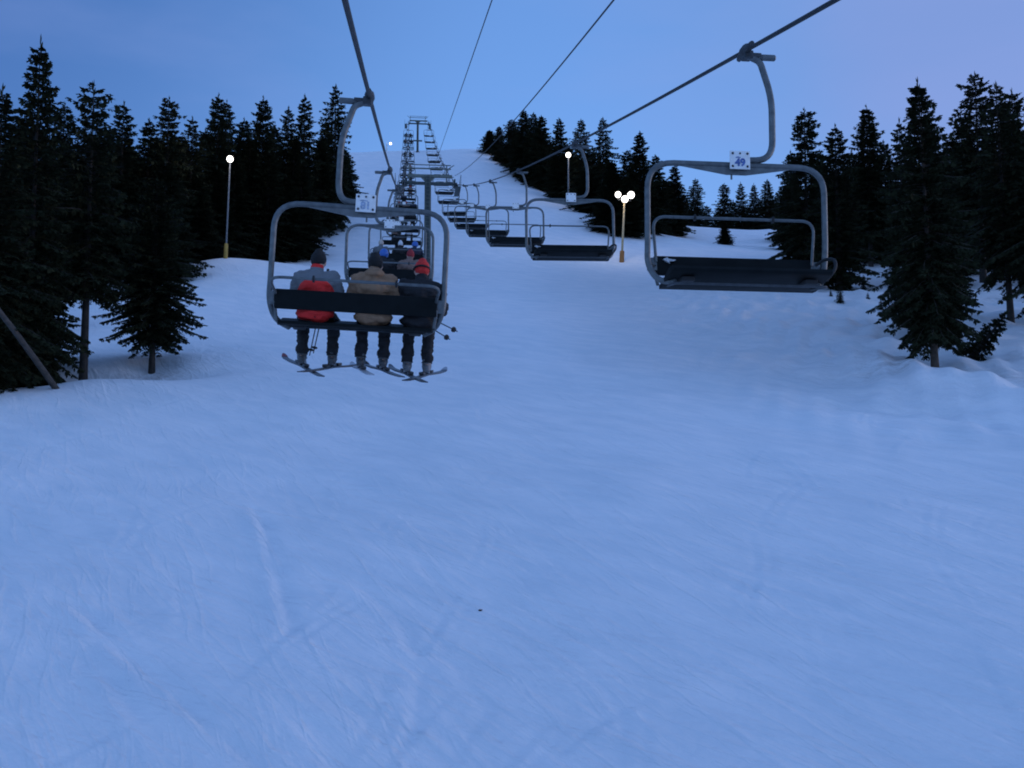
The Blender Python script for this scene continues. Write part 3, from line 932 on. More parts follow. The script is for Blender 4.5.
k.build('hat_band', M['black_knit'], p3)

ski_at(make_ski('left ski of the skier in grey and red, its red tip pointing left', M['ski_dark'], M['ski_red']), m1, -0.175, -22, 12)
ski_at(make_ski('right ski of the skier in grey and red, turned out to the right', M['ski_dark']), m1, 0.175, 20, 9.5)
ski_at(make_ski('pale grey ski under the left boot of the tan jacket skier', M['ski_pale']), m2, -0.13, -11, 9, 0.05)
ski_at(make_ski('dark ski with a black tail under the right boot of the tan jacket skier', M['ski_dark'], M['rubber']), m2, 0.13, -17, 9.5)
ski_at(make_ski('left ski of the skier in black, tip pointing left', M['ski_dark']), m3, -0.115, -15, 10.5)
ski_at(make_ski('right ski of the skier in black, tip pointing right', M['ski_dark'], M['ski_pale']), m3, 0.115, 17, 10)
pole((0.05, 0.72, 0.74), (-0.09, 0.55, -0.33), m1, 'ski pole hanging nearer the left knee of the skier in grey and red')
pole((0.09, 0.73, 0.70), (-0.05, 0.57, -0.30), m1, 'ski pole hanging nearer the right knee of the skier in grey and red')
pole((-0.20, 0.98, 0.44), (0.44, 0.10, 0.02), m3, 'upper one of two poles sticking out beyond the skier in black')
pole((-0.22, 0.92, 0.36), (0.36, 0.08, -0.08), m3, 'lower one of two poles sticking out beyond the skier in black')
ski_proto = make_ski('dark ski of a rider farther up the left rope', M['ski_dark'])
sp_used = False
def far_skis(mw, s, yaws):
    global sp_used
    for k, yw in zip((-1, 1), yaws):
        if not sp_used: o = ski_proto; sp_used = True
        else: o = copy_tree(ski_proto)
        tag(o, 'dark ski of a rider farther up the left rope', 'ski', 'skis of the riders farther up the left rope')
        ski_at(o, mw, k*s, yw, rr.uniform(6, 13))
G2 = 'riders on the chairs farther up the left rope'
spec = {1: [(-0.12, 'helmet', 'blue_shell', 'black_cloth', 'rider with a blue helmet and black jacket on the second chair of the left rope'),
            (0.42, 'beanie', 'dark_red', 'brown_cloth', 'rider with dark red hat and brown jacket on the second chair from the front')],
        2: [(-0.5, 'beanie', 'cream_knit', 'grey_cloth', 'rider with a cream hat on the third chair of the left rope'),
            (0.10, 'beanie', 'white_cloth', 'black_cloth', 'rider with a white hat on the third chair of the left rope'),
            (0.55, 'helmet', 'blue_shell', 'navy_cloth', 'rider with a blue helmet and navy jacket on the third chair of the left rope')],
        3: [(-0.1, 'beanie', 'black_knit', 'black_cloth', 'lone rider in black on the fourth chair of the left rope')],
        4: [(-0.45, 'pom', 'cream_knit', 'brown_cloth', 'rider in brown with cream bobble hat on the fifth chair'),
            (0.3, 'beanie', 'white_cloth', 'white_cloth', 'rider in white on the fifth chair of the left rope')]}
for i, c in enumerate(leftC):
    if i == 0: continue
    if i in spec:
        rows = spec[i]
    else:
        nr = rr.choice((2, 2, 3, 1))
        xs_ = {1: [rr.uniform(-.3, .3)], 2: [-0.4, 0.35], 3: [-0.52, 0.0, 0.52]}[nr]
        rows = [(x, rr.choice(('beanie', 'beanie', 'helmet', 'pom')), rr.choice(('black_knit', 'black_knit', 'dark_red', 'black_knit')), rr.choice(('black_cloth', 'navy_cloth', 'black_cloth', 'brown_cloth')), None) for x in xs_]
    for (x, hat, hm, jk, lab) in rows:
        mw = seat_matrix(c, x)
        s = rr.choice((0.13, 0.115, 0.175))
        o = make_person(mw, s, 1.0, False, M[jk], M['black_cloth'], hat, M[hm], M['boot_black'], lab or 'small dark rider on one of the far chairs going up the left rope', G2, turn=rr.uniform(-25, 25))
        far_skis(mw, s, (-rr.uniform(2, 14), rr.uniform(2, 14)))

# ------------------------------------------------------------------ towers
def make_tower(Z, rope_up, col_r, label, sign=False, off=0.2):
    rz = W(1.465-off-0.101*Z, rope_up, Z)
    topz = rz.z+0.42*S
    x, y = rz.x, rz.y
    g0 = gz(x, y)
    root = empty('lift_tower', Matrix.Translation((x, y, g0)), label, 'lift tower')
    H = (topz-g0)/S
    k = MB(S); k.tube([(0, 0, -0.6), (0, 0, H*0.5), (0, 0, H)], [col_r*1.15, col_r*1.05, col_r], 14); k.lathe([(col_r*1.8, -0.6), (col_r*1.8, 0.05), (col_r*1.7, 0.1)], (0, 0, 0), 'Z', 14)
    col = k.build('column', M['tower'], root)
    k = MB(S)
    for sx in (-0.16, 0.16): k.tube([(sx, -col_r-0.16, 1.5), (sx, -col_r-0.16, H)], 0.018, 6)
    zz = 1.6
    while zz < H: k.tube([(-0.16, -col_r-0.16, zz), (0.16, -col_r-0.16, zz)], 0.014, 6); zz += 0.3
    k.build('ladder', M['tower_pale'], col)
    k = MB(S)
    k.box((off*0.7, 0, H+0.06), (3.35, 0.26, 0.20), bevel=0.015)
    k.plate([(-0.55, H-0.03), (0.55, H-0.03), (col_r*0.6, H-0.45), (-col_r*0.6, H-0.45)], -0.05, 0.05)
    k.build('crossarm', M['tower_pale'], root)
    k = MB(S); k.box((off*0.7, -0.05, H-0.52), (3.45, 0.24, 0.20), bevel=0.015); k.build('lower_crossarm', M['tower'], root)
    k = MB(S)
    for dz in (0.64, 0.92): k.tube([(-1.62+off*0.5, 0, H+dz), (1.62+off*0.5, 0, H+dz)], 0.055 if dz < 0.8 else 0.04, 8)
    for sx in (-1.4, 1.4):
        k.tube([(sx, 0, H-0.55), (sx, 0, H+0.92)], 0.045, 8)
    for sx in (-1, 1): k.tube([(sx*1.4, 0, H+0.55), (sx*1.95, 0, H+0.95)], 0.035, 8)
    k.build('lifting_frame', M['tower_pale'], root)
    for sx in (-1, 1):
        tilt = Matrix.Rotation(math.radians(14), 4, 'X')
        def q(yy, zz_): return Vector((sx*1.895+off, 0, H-0.42-0.24)) + tilt @ Vector((0, yy, zz_))
        k = MB(S)
        k.tube([q(-1.25, 0.0), q(1.25, 0.0)], 0.045, 8)
        k.box((sx*1.80+off, 0, H-0.45), (0.12, 0.5, 0.55), bevel=0.01)
        k.tube([(sx*1.55+off, 0, H-0.4), (sx*1.9+off, 0, H-0.66)], 0.05, 8)
        sh = k.build('sheave_beam', M['tower'], root)
        for i in range(6):
            p = q(-1.15+i*0.46, 0.05)
            w = MB(S); w.lathe([(0.17, -0.045), (0.19, -0.045), (0.17, -0.01), (0.17, 0.01), (0.19, 0.045), (0.17, 0.045)], p, 'X', 16)
            w.build('sheave_wheel', M['rubber'], sh)
        k = MB(S); k.box((sx*2.22, 0, H-1.05), (0.42, 2.6, 0.03))
        for yy in (-1.25, 0, 1.25):
            k.tube([(sx*2.42, yy, H-1.05), (sx*2.42, yy, H-0.15)], 0.016, 6); k.tube([(sx*1.8, yy, H-0.62), (sx*2.2, yy, H-1.05)], 0.02, 6)
        k.tube([(sx*2.42, -1.25, H-0.15), (sx*2.42, 1.25, H-0.15)], 0.016, 6)
        k.build('catwalk', M['tower'], root)
    if sign:
        k = MB(S); k.box((0, -col_r-0.05, H-3.85), (1.7, 0.06, 0.28)); k.build('tower_board', M['tower'], root)
    return root
make_tower(75, 15.12, 0.245, 'nearer dark lift tower rising behind the skiers, with the red hat beside its column')
make_tower(187, 48.75, 0.20, 'farther lift tower on the hill crest, standing against the sky', True)

# ------------------------------------------------------------------ lamps
def lamp_post(px, Z, top_py, lean, heads, polemat, padmat, label, r=0.075, padh=1.2):
    p0 = PX(px, 300, Z)
    x, y = p0.x, p0.y
    g = gz(x, y)
    base = Vector((x, y, g))
    cx_, cu_, cz_ = base.dot(RIGHT), base.dot(UP), base.dot(FWD)
    kk = (384-top_py)/FPX
    H = (kk*cz_-cu_)/(math.cos(PITCH)-kk*math.sin(PITCH))
    root = empty('lamp_post', Matrix.Translation(base) @ Matrix.Rotation(math.radians(lean), 4, 'Y'), label, 'lamp post', 'floodlights along the run')
    k = MB(); k.tube([(0, 0, -0.5), (0, 0, H*0.5), (0, 0, H)], [r*1.3, r*1.1, r*0.85], 10); pl = k.build('pole', polemat, root)
    if padmat:
        k = MB(); k.tube([(0, 0, -0.3), (0, 0, 0.02), (0, 0, padh-0.05), (0, 0, padh)], [r*2.6, r*2.6, r*2.4, r*1.8], 10); k.build('base_pad', padmat, root)
    k = MB()
    if len(heads) > 1:
        k.tube([(min(h[0] for h in heads), 0, H-0.1), (max(h[0] for h in heads), 0, H-0.1)], 0.04, 8)
    for hx, hz, rad, face in heads:
        k.tube([(hx*0.6, 0, H-0.12), (hx, 0.02, H+hz)], 0.03, 6)
    k.build('lamp_bracket', M['housing'], root)
    for hx, hz, rad, face in heads:
        R = Matrix.Rotation(math.radians(face), 4, 'Z') @ Matrix.Rotation(math.radians(18), 4, 'X')
        c = Vector((hx, -0.02, H+hz))
        k = MB(); vs0 = len(k.v)
        k.lathe([(rad*0.25, rad*1.25), (rad*0.55, rad*1.1), (rad*0.95, rad*0.45), (rad*1.08, 0.0), (rad*1.12, -0.02), (rad*1.02, -0.025)], (0, 0, 0), 'Y', 18)
        k.v = [R @ p + c for p in k.v]
        hd = k.build('lamp_head', M['housing'], root)
        k = MB(); k.ball((0, -0.03, 0), (rad, rad*0.55, rad), None, 18, 12)
        k.v = [R @ p + c for p in k.v]
        k.build('lamp_lens', M['lit'], hd)
    ld = bpy.data.lights.new('lamp_light', 'POINT'); ld.energy = 45*len(heads)**0.5; ld.color = (1.0, 0.86, 0.72); ld.shadow_soft_size = 0.4
    lo = bpy.data.objects.new('lamp_light', ld); COL.objects.link(lo); lo.parent = root
    lo.matrix_basis = Matrix.Translation((heads[0][0], -1.4, H+0.2))
    return root
lamp_post(622, 94, 199, 3.2, [(-0.72, 0.42, 0.31, 8), (0.66, 0.50, 0.36, -6), (0.02, 0.0, 0.35, 0)], M['pole_wood'], M['pad_orange'], 'leaning tan lamp post carrying three bright lamps, right of the lift', 0.10)
lamp_post(569, 128, 155, 0, [(0, 0, 0.36, 0)], M['pole_grey'], None, 'grey lamp post with one lamp showing above the second empty chair', 0.10)
lamp_post(224.5, 72, 159, 1.2, [(0, 0, 0.26, -12)], M['pole_grey'], M['pad_yellow'], 'grey lamp post with a yellow base pad before the left-hand trees', 0.062)
lamp_post(385, 213, 143.5, 0, [(0.9, 0.0, 0.27, 0)], M['pole_grey'], None, 'distant lamp post at the hill crest left of the far tower', 0.08)

# ------------------------------------------------------------------ trees
def conifer_mesh(seed, H=12.0, R=1.9, base=0.10, tiers=44, per=7, ragged=0.25, droop=0.35, shape=0.85, tops=1, gap=0.0, fine=1.0):
    rnd = random.Random(seed)
    V, F = [], []
    T = MB()
    bend = rnd.uniform(-0.15, 0.15)
    def axis(t):
        return Vector((bend*math.sin(t*2.2)*t, 0.12*bend*math.cos(t*3), H*t))
    T.tube([axis(t) for t in (-0.06, 0.0, 0.1, 0.25, 0.45, 0.7, 0.9, 1.0)], [0.24, 0.21, 0.175, 0.15, 0.11, 0.06, 0.025, 0.008], 9)
    def quad(p, d, n, L, w):
        s = d.cross(n)
        if s.length < 1e-4: s = d.orthogonal()
        s = s.normalized()*w
        b = len(V)
        V.extend((p-s*0.35, p+d*L*0.55-s, p+d*L, p+d*L*0.5+s))
        F.append((b, b+1, b+2, b+3))
    def spray(p, d, L, n, fs=1.0):
        # a branchlet: a feather of needle tufts
        quad(p, d, n, L, 0.045*fine+0.03)
        st = max(2, int(L/0.11))
        side = d.cross(n).normalized() if d.cross(n).length > 1e-4 else d.orthogonal()
        for i in range(st):
            q = p+d*(L*(i+0.5)/st)
            l2 = (0.16+0.10*rnd.random())*(1-0.5*i/st)*fine*fs
            for k in (-1, 1):
                dd = (d*0.75+side*k*(0.55+0.4*rnd.random())+Vector((0, 0, rnd.uniform(-0.45, 0.1)))).normalized()
                quad(q, dd, n+Vector((rnd.uniform(-.5, .5), rnd.uniform(-.5, .5), 0)), l2, 0.030*fine+0.018)
    def branch(t, az, L):
        fs = min(1.0, 0.42+L/1.1)
        o = axis(t)
        out = Vector((math.cos(az), math.sin(az), 0))
        # upper branches rise, lower ones sweep down and lift at the tip
        e0 = 0.55*(t-0.45)+rnd.uniform(-0.14, 0.12)
        n = max(3, int(L/0.26))
        p = o.copy(); pts = [p.copy()]
        for i in range(n):
            s = i/n
            el = e0 - droop*(1-t)*math.sin(s*2.2)*1.5 + 0.35*max(0, s-0.6)
            d = (out*math.cos(el)+Vector((0, 0, math.sin(el)))).normalized()
            out = (out+Vector((rnd.uniform(-.12, .12), rnd.uniform(-.12, .12), 0))).normalized()
            p = p+d*(L/n); pts.append(p.copy())
            
            up = Vector((0, 0, 1))
            side = d.cross(up).normalized()
            tl = (0.20*fs+0.34*L*0.5*(1-s)**0.8)*rnd.uniform(0.7, 1.2)
            for k in (-1, 1):
                if rnd.random() < gap: continue
                dd = (d*0.8+side*k*0.8+up*rnd.uniform(-0.45, 0.0)).normalized()
                spray(p, dd, tl, up, fs)
            if rnd.random() < 0.7:
                spray(p, (d*0.6+up*-0.55+side*rnd.uniform(-.4, .4)).normalized(), tl*0.7, side, fs)
        spray(p, (pts[-1]-pts[-2]).normalized(), 0.24*fs, Vector((0, 0, 1)), fs)
        T.tube(pts, [max(0.006, 0.028*(L/2)*(1-0.9*i/len(pts))) for i in range(len(pts))], 4, cap=False)
    for i in range(tiers):
        u = (i+rnd.uniform(-.35, .35))/tiers
        t = base+(0.985-base)*max(0, u)**0.92
        prof = ((1-t)/(1-base))**shape
        low = min(1.0, 0.62+2.2*(t-base))
        Rt = R*prof*low+0.06
        tier = rnd.uniform(1-ragged, 1+ragged*0.7)
        nb = max(3, int(per*(0.45+0.75*prof)))
        a0 = rnd.uniform(0, 6.28)
        for j in range(nb):
            L = Rt*tier*rnd.uniform(0.62, 1.15)
            if rnd.random() < 0.10: L *= 1.2
            branch(min(t+rnd.uniform(-.008, .008), 0.99), a0+j*6.283/nb+rnd.uniform(-.25, .25), L)
    # leader
    for i in range(8):
        a = rnd.uniform(0, 6.28)
        quad(axis(0.955+0.005*i), Vector((math.cos(a)*0.35, math.sin(a)*0.35, 1)).normalized(), Vector((math.sin(a), -math.cos(a), 0)), 0.30, 0.035)
    quad(axis(0.985), Vector((0, 0, 1)), Vector((0, 1, 0)), 0.42, 0.03); quad(axis(0.985), Vector((0, 0, 1)), Vector((1, 0, 0)), 0.42, 0.03)
    cm = bpy.data.meshes.new('crown')
    cm.from_pydata([tuple(v) for v in V], [], F); cm.update()
    cm.materials.append(M['needles'])
    tm = bpy.data.meshes.new('trunk')
    tm.from_pydata([tuple(v) for v in T.v], [], T.f); tm.update(); tm.shade_smooth()
    tm.materials.append(M['bark'])
    return tm, cm
PROTO = [
    conifer_mesh(1, R=2.4, base=0.03, tiers=54, per=10, ragged=0.42, shape=0.82),                   # 0 dense fir
    conifer_mesh(2, R=1.85, base=0.04, tiers=56, per=9, ragged=0.45, shape=0.84, droop=0.3),        # 1 narrow spire
    conifer_mesh(3, R=2.5, base=0.07, tiers=46, per=9, ragged=0.55, droop=0.5, shape=0.74, gap=0.05), # 2 ragged hemlock
    conifer_mesh(4, R=2.6, base=0.22, tiers=40, per=8, ragged=0.60, droop=0.5, shape=0.80, gap=0.1), # 3 open lower trunk
    conifer_mesh(5, R=2.0, base=0.08, tiers=56, per=10, ragged=0.42, droop=0.35, shape=0.66),       # 4 columnar
    conifer_mesh(6, H=3.0, R=0.75, base=0.06, tiers=16, per=6, ragged=0.3, shape=0.8, fine=0.7),    # 5 sapling
    conifer_mesh(7, R=2.15, base=0.17, tiers=54, per=11, ragged=0.40, droop=0.45, shape=0.70),      # 6 columnar, bare foot
    conifer_mesh(8, R=2.3, base=0.05, tiers=50, per=9, ragged=0.60, droop=0.4, shape=0.68, gap=0.08), # 7 irregular hemlock
    conifer_mesh(9, R=2.0, base=0.05, tiers=48, per=9, ragged=0.5, droop=0.25, shape=0.76),         # 8 rough fir
    conifer_mesh(10, R=2.9, base=0.17, tiers=48, per=11, ragged=0.5, droop=0.35, shape=0.62), # 9 short broad skirted
    conifer_mesh(12, R=2.3, base=0.33, tiers=36, per=8, ragged=0.6, droop=0.5, shape=0.70, gap=0.08), # 10 long bare foot
]
PH = [12, 12, 12, 12, 12, 3.0, 12, 12, 12, 12, 12]
TREE_N = 0
def tree(px, Z, top_py, proto, wid, label, group, lean=0.0, rot=None, base_py=None, pale=False, cat='tree', name='fir_tree'):
    global TREE_N
    TREE_N += 1
    p0 = PX(px, base_py or 300, Z)
    x, y = p0.x, p0.y
    g = gz(x, y)
    b = Vector((x, y, g))
    cu, cz = b.dot(UP), b.dot(FWD)
    kk = (384-top_py)/FPX
    H = (kk*cz-cu)/(math.cos(PITCH)-kk*math.sin(PITCH))
    sz = H/PH[proto]/1.01
    sw = wid*(sz if proto == 5 else 1.0)
    rz = rot if rot is not None else (TREE_N*2.399) % 6.283
    mw = Matrix.Translation(b) @ Matrix.Rotation(math.radians(lean), 4, 'Y') @ Matrix.Rotation(rz, 4, 'Z') @ Matrix.Diagonal((sw, sw, sz, 1))
    root = empty(name, mw, label, cat, group)
    tm, cm = PROTO[proto]
    t = part('trunk', tm, M['bark_pale'] if pale else M['bark'], root)
    c = part('crown', cm, M['needles'], root)
    return root

GL, GC, GR = 'dark firs of the stand left of the lift', 'dark firs along the ridge in the middle', 'dark firs on the right side of the run'
# left stand
for px, Z, top, pr, w, lab in [
    (29, 34.0, 37, 0, 0.88, 'tallest fir at the left edge with a thin spiky top'),
    (-8, 31.6, 84, 0, 0.95, 'fir cut off by the left edge of the picture'),
    (86, 36.5, 82, 10, 0.95, 'fir with a bare lower trunk standing beside the leaning log'),
    (154, 38.5, 178, 9, 0.70, 'short broad fir at the front of the left stand whose trunk meets the snow hollow'),
    (117, 70, 101, 8, 1.25, 'spire-topped fir between the bare trunk fir and the front fir'),
    (163, 72, 97, 7, 1.15, 'pointed fir rising behind the front fir of the left stand'),
    (143, 74, 118, 8, 1.2, 'lower pointed fir just left of the pointed fir behind the front fir'),
    (213, 84, 93, 4, 1.15, 'blunt double-topped fir directly above the left lamp'),
    (222, 88, 100, 8, 1.3, 'narrow fir leaning against the double-topped fir above the left lamp'),
    (259, 90, 96, 4, 1.25, 'broad-topped fir right of the left lamp post'),
    (285, 96, 106, 8, 1.2, 'slim fir between the broad-topped fir and the rightmost firs of the left stand'),
    (301, 98, 94, 8, 1.3, 'sharp fir second from the right end of the left stand'),
    (333, 106, 84, 2, 1.25, 'ragged fir at the right end of the left stand behind the chair hanger'),
    (322, 112, 120, 0, 1.2, 'shorter fir half hidden by the ragged fir behind the chair hanger'),
    (187, 76, 116, 2, 1.0, 'short-topped fir left of the left lamp'),
    (58, 72, 103, 7, 1.2, 'fir whose top shows between the two leftmost spires')]:
    tree(px, Z, top, pr, w, lab, GL)
FL = 'dark fir hidden inside the dense stand left of the lift'
for px, Z, top, pr, w in [(8, 48, 118, 0, 1.1), (100, 78, 128, 7, 1.4), (60, 80, 150, 2, 1.4), (128, 82, 150, 0, 1.4), (170, 78, 132, 4, 1.4), (200, 92, 128, 0, 1.3), (240, 98, 118, 4, 1.3), (272, 104, 125, 0, 1.4),
                          (245, 88, 135, 0, 1.3), (292, 95, 135, 0, 1.4), (318, 102, 138, 4, 1.3), (150, 80, 135, 0, 1.4), (30, 64, 125, 7, 1.5), (85, 75, 135, 0, 1.6), (120, 85, 140, 4, 1.6), (232, 84, 150, 0, 1.3), (265, 86, 150, 0, 1.3), (300, 90, 160, 0, 1.2), (2, 38, 175, 0, 1.2), (45, 70, 170, 2, 1.5), (180, 82, 140, 0, 1.4), (212, 80, 165, 0, 1.3), (60, 62, 140, 0, 1.5), (284, 88, 175, 0, 1.3), (14, 36.5, 205, 0, 0.95), (345, 122, 150, 0, 1.1), (160, 66, 160, 0, 1.4), (110, 68, 175, 7, 1.4), (195, 74, 175, 0, 1.1)]:
    tree(px, Z, top, pr, w, FL, GL)
# ridge in the middle
for px, Z, top, pr, w, lab in [
    (489, 178, 130, 1, 0.9, 'smallest fir at the left end of the middle ridge beside the crest'),
    (499, 172, 126, 0, 0.9, 'second fir from the left on the middle ridge'),
    (511, 166, 120, 1, 1.1, 'third fir from the left on the middle ridge'),
    (524, 156, 109, 0, 1.15, 'tallest fir of the clump at the left of the middle ridge'),
    (534, 152, 112, 1, 1.2, 'fir right beside the tallest of the ridge clump'),
    (542, 149, 115, 4, 1.1, 'right-hand fir of the tall ridge clump'),
    (559, 138, 118, 1, 1.2, 'spired fir left of the single lamp on the ridge'),
    (582, 131, 119, 2, 1.0, 'ragged fir just right of the single lamp on the ridge'),
    (604, 124, 117, 3, 0.95, 'thin-topped open fir above the three-lamp post'),
    (640, 111, 131, 1, 1.25, 'pointed fir directly right of the three-lamp post'),
    (628, 122, 150, 0, 1.0, 'low fir between the thin-topped fir and the pointed fir by the three lamps'),
    (657, 118, 155, 1, 1.15, 'fir behind the left post of the chair numbered 49'),
    (676, 126, 164, 1, 1.15, 'spired fir seen through the left of the chair numbered 49'),
    (697, 150, 178, 2, 0.85, 'one-sided fir with a long top branch seen through the chair numbered 49'),
    (727, 158, 183, 0, 0.95, 'bushy fir seen through the middle of the chair numbered 49'),
    (743, 165, 182, 1, 1.0, 'narrow fir right of the bushy one seen through the chair numbered 49'),
    (756, 162, 183, 0, 0.85, 'second fir right of the bushy one seen through the chair numbered 49'),
    (770, 158, 179, 1, 1.1, 'rightmost fir of the row seen through the chair numbered 49')]:
    tree(px, Z, top, [pr, 8, 7][(px//3) % 3] if pr in (0, 1) else pr, w*1.22, lab, GC)
FC = 'dark fir hidden in the middle ridge thicket'
for px, Z, top, pr, w in [(548, 146, 140, 0, 1.1), (570, 136, 145, 0, 1.2), (592, 126, 150, 0, 1.2), (612, 112, 160, 0, 1.15), (630, 107, 175, 0, 1.0), (648, 112, 170, 0, 1.0), (668, 132, 180, 0, 1.2), (517, 160, 128, 0, 0.9), (606, 108, 185, 2, 0.9), (709, 168, 205, 0, 1.0), (735, 172, 200, 0, 1.1), (762, 170, 198, 0, 1.1), (782, 165, 190, 0, 1.2), (685, 158, 195, 0, 1.1), (555, 150, 150, 0, 1.2), (578, 142, 155, 0, 1.2), (600, 134, 160, 0, 1.2), (528, 162, 135, 0, 1.0), (622, 118, 178, 0, 1.2), (590, 121, 178, 0, 1.0), (540, 155, 132, 0, 1.2), (660, 138, 190, 0, 1.2), (748, 172, 205, 0, 1.3), (720, 172, 206, 0, 1.2), (774, 172, 200, 0, 1.2)]:
    tree(px, Z, top, [0, 7, 2][px % 3], w*1.15, FC, GC)
tree(726, 112, 222, 0, 0.52, 'small lone fir on the snow behind the backrest of the chair numbered 49', GC)
# right stand
for px, Z, top, pr, w, lab, lean, pale in [
    (933, 37, 79, 6, 0.88, 'big front fir on the right with a visible brown trunk at its foot', -1.6, True),
    (905, 48, 118, 8, 0.72, 'fir pressed against the left flank of the big front fir', 0, False),
    (934, 44, 112, 1, 1.0, 'fir pressed against the right shoulder of the big front fir', 0, False),
    (808, 74, 108, 7, 1.35, 'wide-skirted fir right behind the chair numbered 49', 0, False),
    (840, 68, 124, 8, 1.35, 'fir second from the left of the right stand with its foot near saplings', 0, False),
    (872, 88, 105, 6, 1.3, 'slender fir with a bare foot between the left pair and the big front fir', 0, False),
    (984, 74, 72, 10, 1.45, 'tall ragged fir behind and right of the big front fir', 0, False),
    (1010, 51, 82, 3, 1.0, 'tall fir with its foot on the bank near the right edge', -1, False),
    (1046, 49, 92, 3, 1.1, 'fir cut off by the right edge of the picture', 0, False)]:
    tree(px, Z, top, pr, w, lab, GR, lean, None, None, pale)
FR = 'dark fir hidden inside the stand on the right'
for px, Z, top, pr, w in [(1022, 86, 88, 7, 1.5), (824, 92, 150, 0, 1.3), (855, 100, 150, 0, 1.3), (890, 92, 140, 0, 1.3), (955, 80, 135, 0, 1.4), (968, 88, 115, 2, 1.3), (1018, 84, 110, 7, 1.5), (1015, 90, 130, 0, 1.4), (795, 110, 150, 0, 1.3), (912, 95, 150, 0, 1.4), (940, 70, 150, 0, 1.4), (978, 92, 150, 0, 1.3), (1052, 70, 100, 0, 1.3), (865, 118, 170, 0, 1.5), (790, 125, 185, 0, 1.3), (838, 112, 165, 0, 1.5), (995, 85, 140, 0, 1.5), (1030, 85, 130, 0, 1.5), (848, 96, 170, 0, 1.2)]:
    tree(px, Z, top, pr, w, FR, GR)
GS = 'saplings poking through the snow on the right'
for px, Z, top, w, lab in [(840, 60, 286, 1.1, 'fir sapling just right of the seat of the chair numbered 49'),
                           (831, 63, 290, 1.3, 'tiny fir sapling under the right end of the seat numbered 49'),
                           (864, 68, 276, 1.0, 'upper one of three small saplings left of the big front fir'),
                           (868, 61, 293, 1.4, 'middle one of three small saplings left of the big front fir'),
                           (881, 56, 300, 1.5, 'lower one of three small saplings left of the big front fir')]:
    tree(px, Z, top, 5, w, lab, GS, 0, None, None, False, 'sapling', 'fir_sapling')
# leaning sapling by the big front fir
p = PX(966, 352, 39); r = tree(968, 39.5, 300, 5, 1.1, 'small fir leaning steeply to the right beside the big front fir', GS, 38, None, None, False, 'sapling', 'fir_sapling')

# leaning dead log at the left
k = MB()
a = PX(60, 388, 32.2); a.z = gz(a.x, a.y)-0.25
b = PX(-8, 302, 28.6)
k.tube([a, a.lerp(b, 0.3)+Vector((0, 0, 0.04)), a.lerp(b, 0.7)+Vector((0, 0, 0.05)), b, b+(b-a)*0.35], [0.115, 0.105, 0.09, 0.08, 0.06], 10)
tag(k.build('leaning_log', M['bark_log']), 'bare grey dead trunk leaning out of the firs at the left edge', 'log')
# a scrap of bark on the piste
p = ray_to_ground(480, 611)
k = MB(); k.ball((0, 0, 0.012), (0.03, 0.022, 0.018)); k.box((0.018, 0.006, 0.018), (0.06, 0.018, 0.012), Matrix.Rotation(0.5, 4, 'Z'), bevel=0.006)
o = tag(k.build('bark_scrap', M['bark']), 'tiny dark scrap of bark lying alone on the open piste', 'bark scrap'); o.location = p

# ------------------------------------------------------------------ light and sky
SUN_EL, SUN_AZ = math.radians(6.0), math.radians(84.0)     # azimuth clockwise from +Y
sd = Vector((math.sin(SUN_AZ)*math.cos(SUN_EL), math.cos(SUN_AZ)*math.cos(SUN_EL), math.sin(SUN_EL)))
sl = bpy.data.lights.new('sun', 'SUN'); sl.energy = 0.165; sl.angle = math.radians(20); sl.color = (1.0, 0.80, 0.84)
so = bpy.data.objects.new('sun', sl); COL.objects.link(so)
so.rotation_euler = (-sd).to_track_quat('-Z', 'Y').to_euler()

w = bpy.data.worlds.new('World'); SC.world = w; w.use_nodes = True
nt = w.node_tree
nt.nodes.clear()
L = nt.links.new
out = nt.nodes.new('ShaderNodeOutputWorld')
bg = nt.nodes.new('ShaderNodeBackground'); bg.inputs['Strength'].default_value = 0.110
sky = nt.nodes.new('ShaderNodeTexSky'); sky.sky_type = 'NISHITA'; sky.sun_disc = False
sky.sun_elevation = SUN_EL; sky.sun_rotation = SUN_AZ; sky.altitude = 1200; sky.air_density = 1.0; sky.dust_density = 0.6; sky.ozone_density = 3.0
# dusk: the low sun's own sky, evened out by the blue of the whole dome
tint = nt.nodes.new('ShaderNodeMix'); tint.data_type = 'RGBA'; tint.blend_type = 'MULTIPLY'; tint.inputs[0].default_value = 1.0
tint.inputs[7].default_value = (0.80, 0.80, 0.95, 1)
L(sky.outputs[0], tint.inputs[6])
dome = nt.nodes.new('ShaderNodeMix'); dome.data_type = 'RGBA'; dome.inputs[0].default_value = 0.45
dome.inputs[7].default_value = (0.40, 0.86, 1.95, 1)
L(tint.outputs[2], dome.inputs[6])
# afterglow: the dome turns lavender towards the right, deep blue to the left
tcw = nt.nodes.new('ShaderNodeTexCoord')
def lobe(direction, lo, to, prev, col):
    dt = nt.nodes.new('ShaderNodeVectorMath'); dt.operation = 'DOT_PRODUCT'
    dt.inputs[1].default_value = direction.normalized()
    L(tcw.outputs['Generated'], dt.inputs[0])
    mr = nt.nodes.new('ShaderNodeMapRange'); mr.interpolation_type = 'SMOOTHSTEP'
    mr.inputs['From Min'].default_value = lo; mr.inputs['From Max'].default_value = 1.0; mr.inputs['To Max'].default_value = to
    L(dt.outputs['Value'], mr.inputs['Value'])
    g = nt.nodes.new('ShaderNodeMix'); g.data_type = 'RGBA'
    g.inputs[7].default_value = col
    L(mr.outputs[0], g.inputs[0]); L(prev, g.inputs[6])
    return g.outputs[2]
c = lobe(UP-FWD*0.5, 0.25, 0.24, dome.outputs[2], (0.54, 0.98, 1.98, 1))  # out-of-frame sky overhead and behind, added brightness to lift the snow
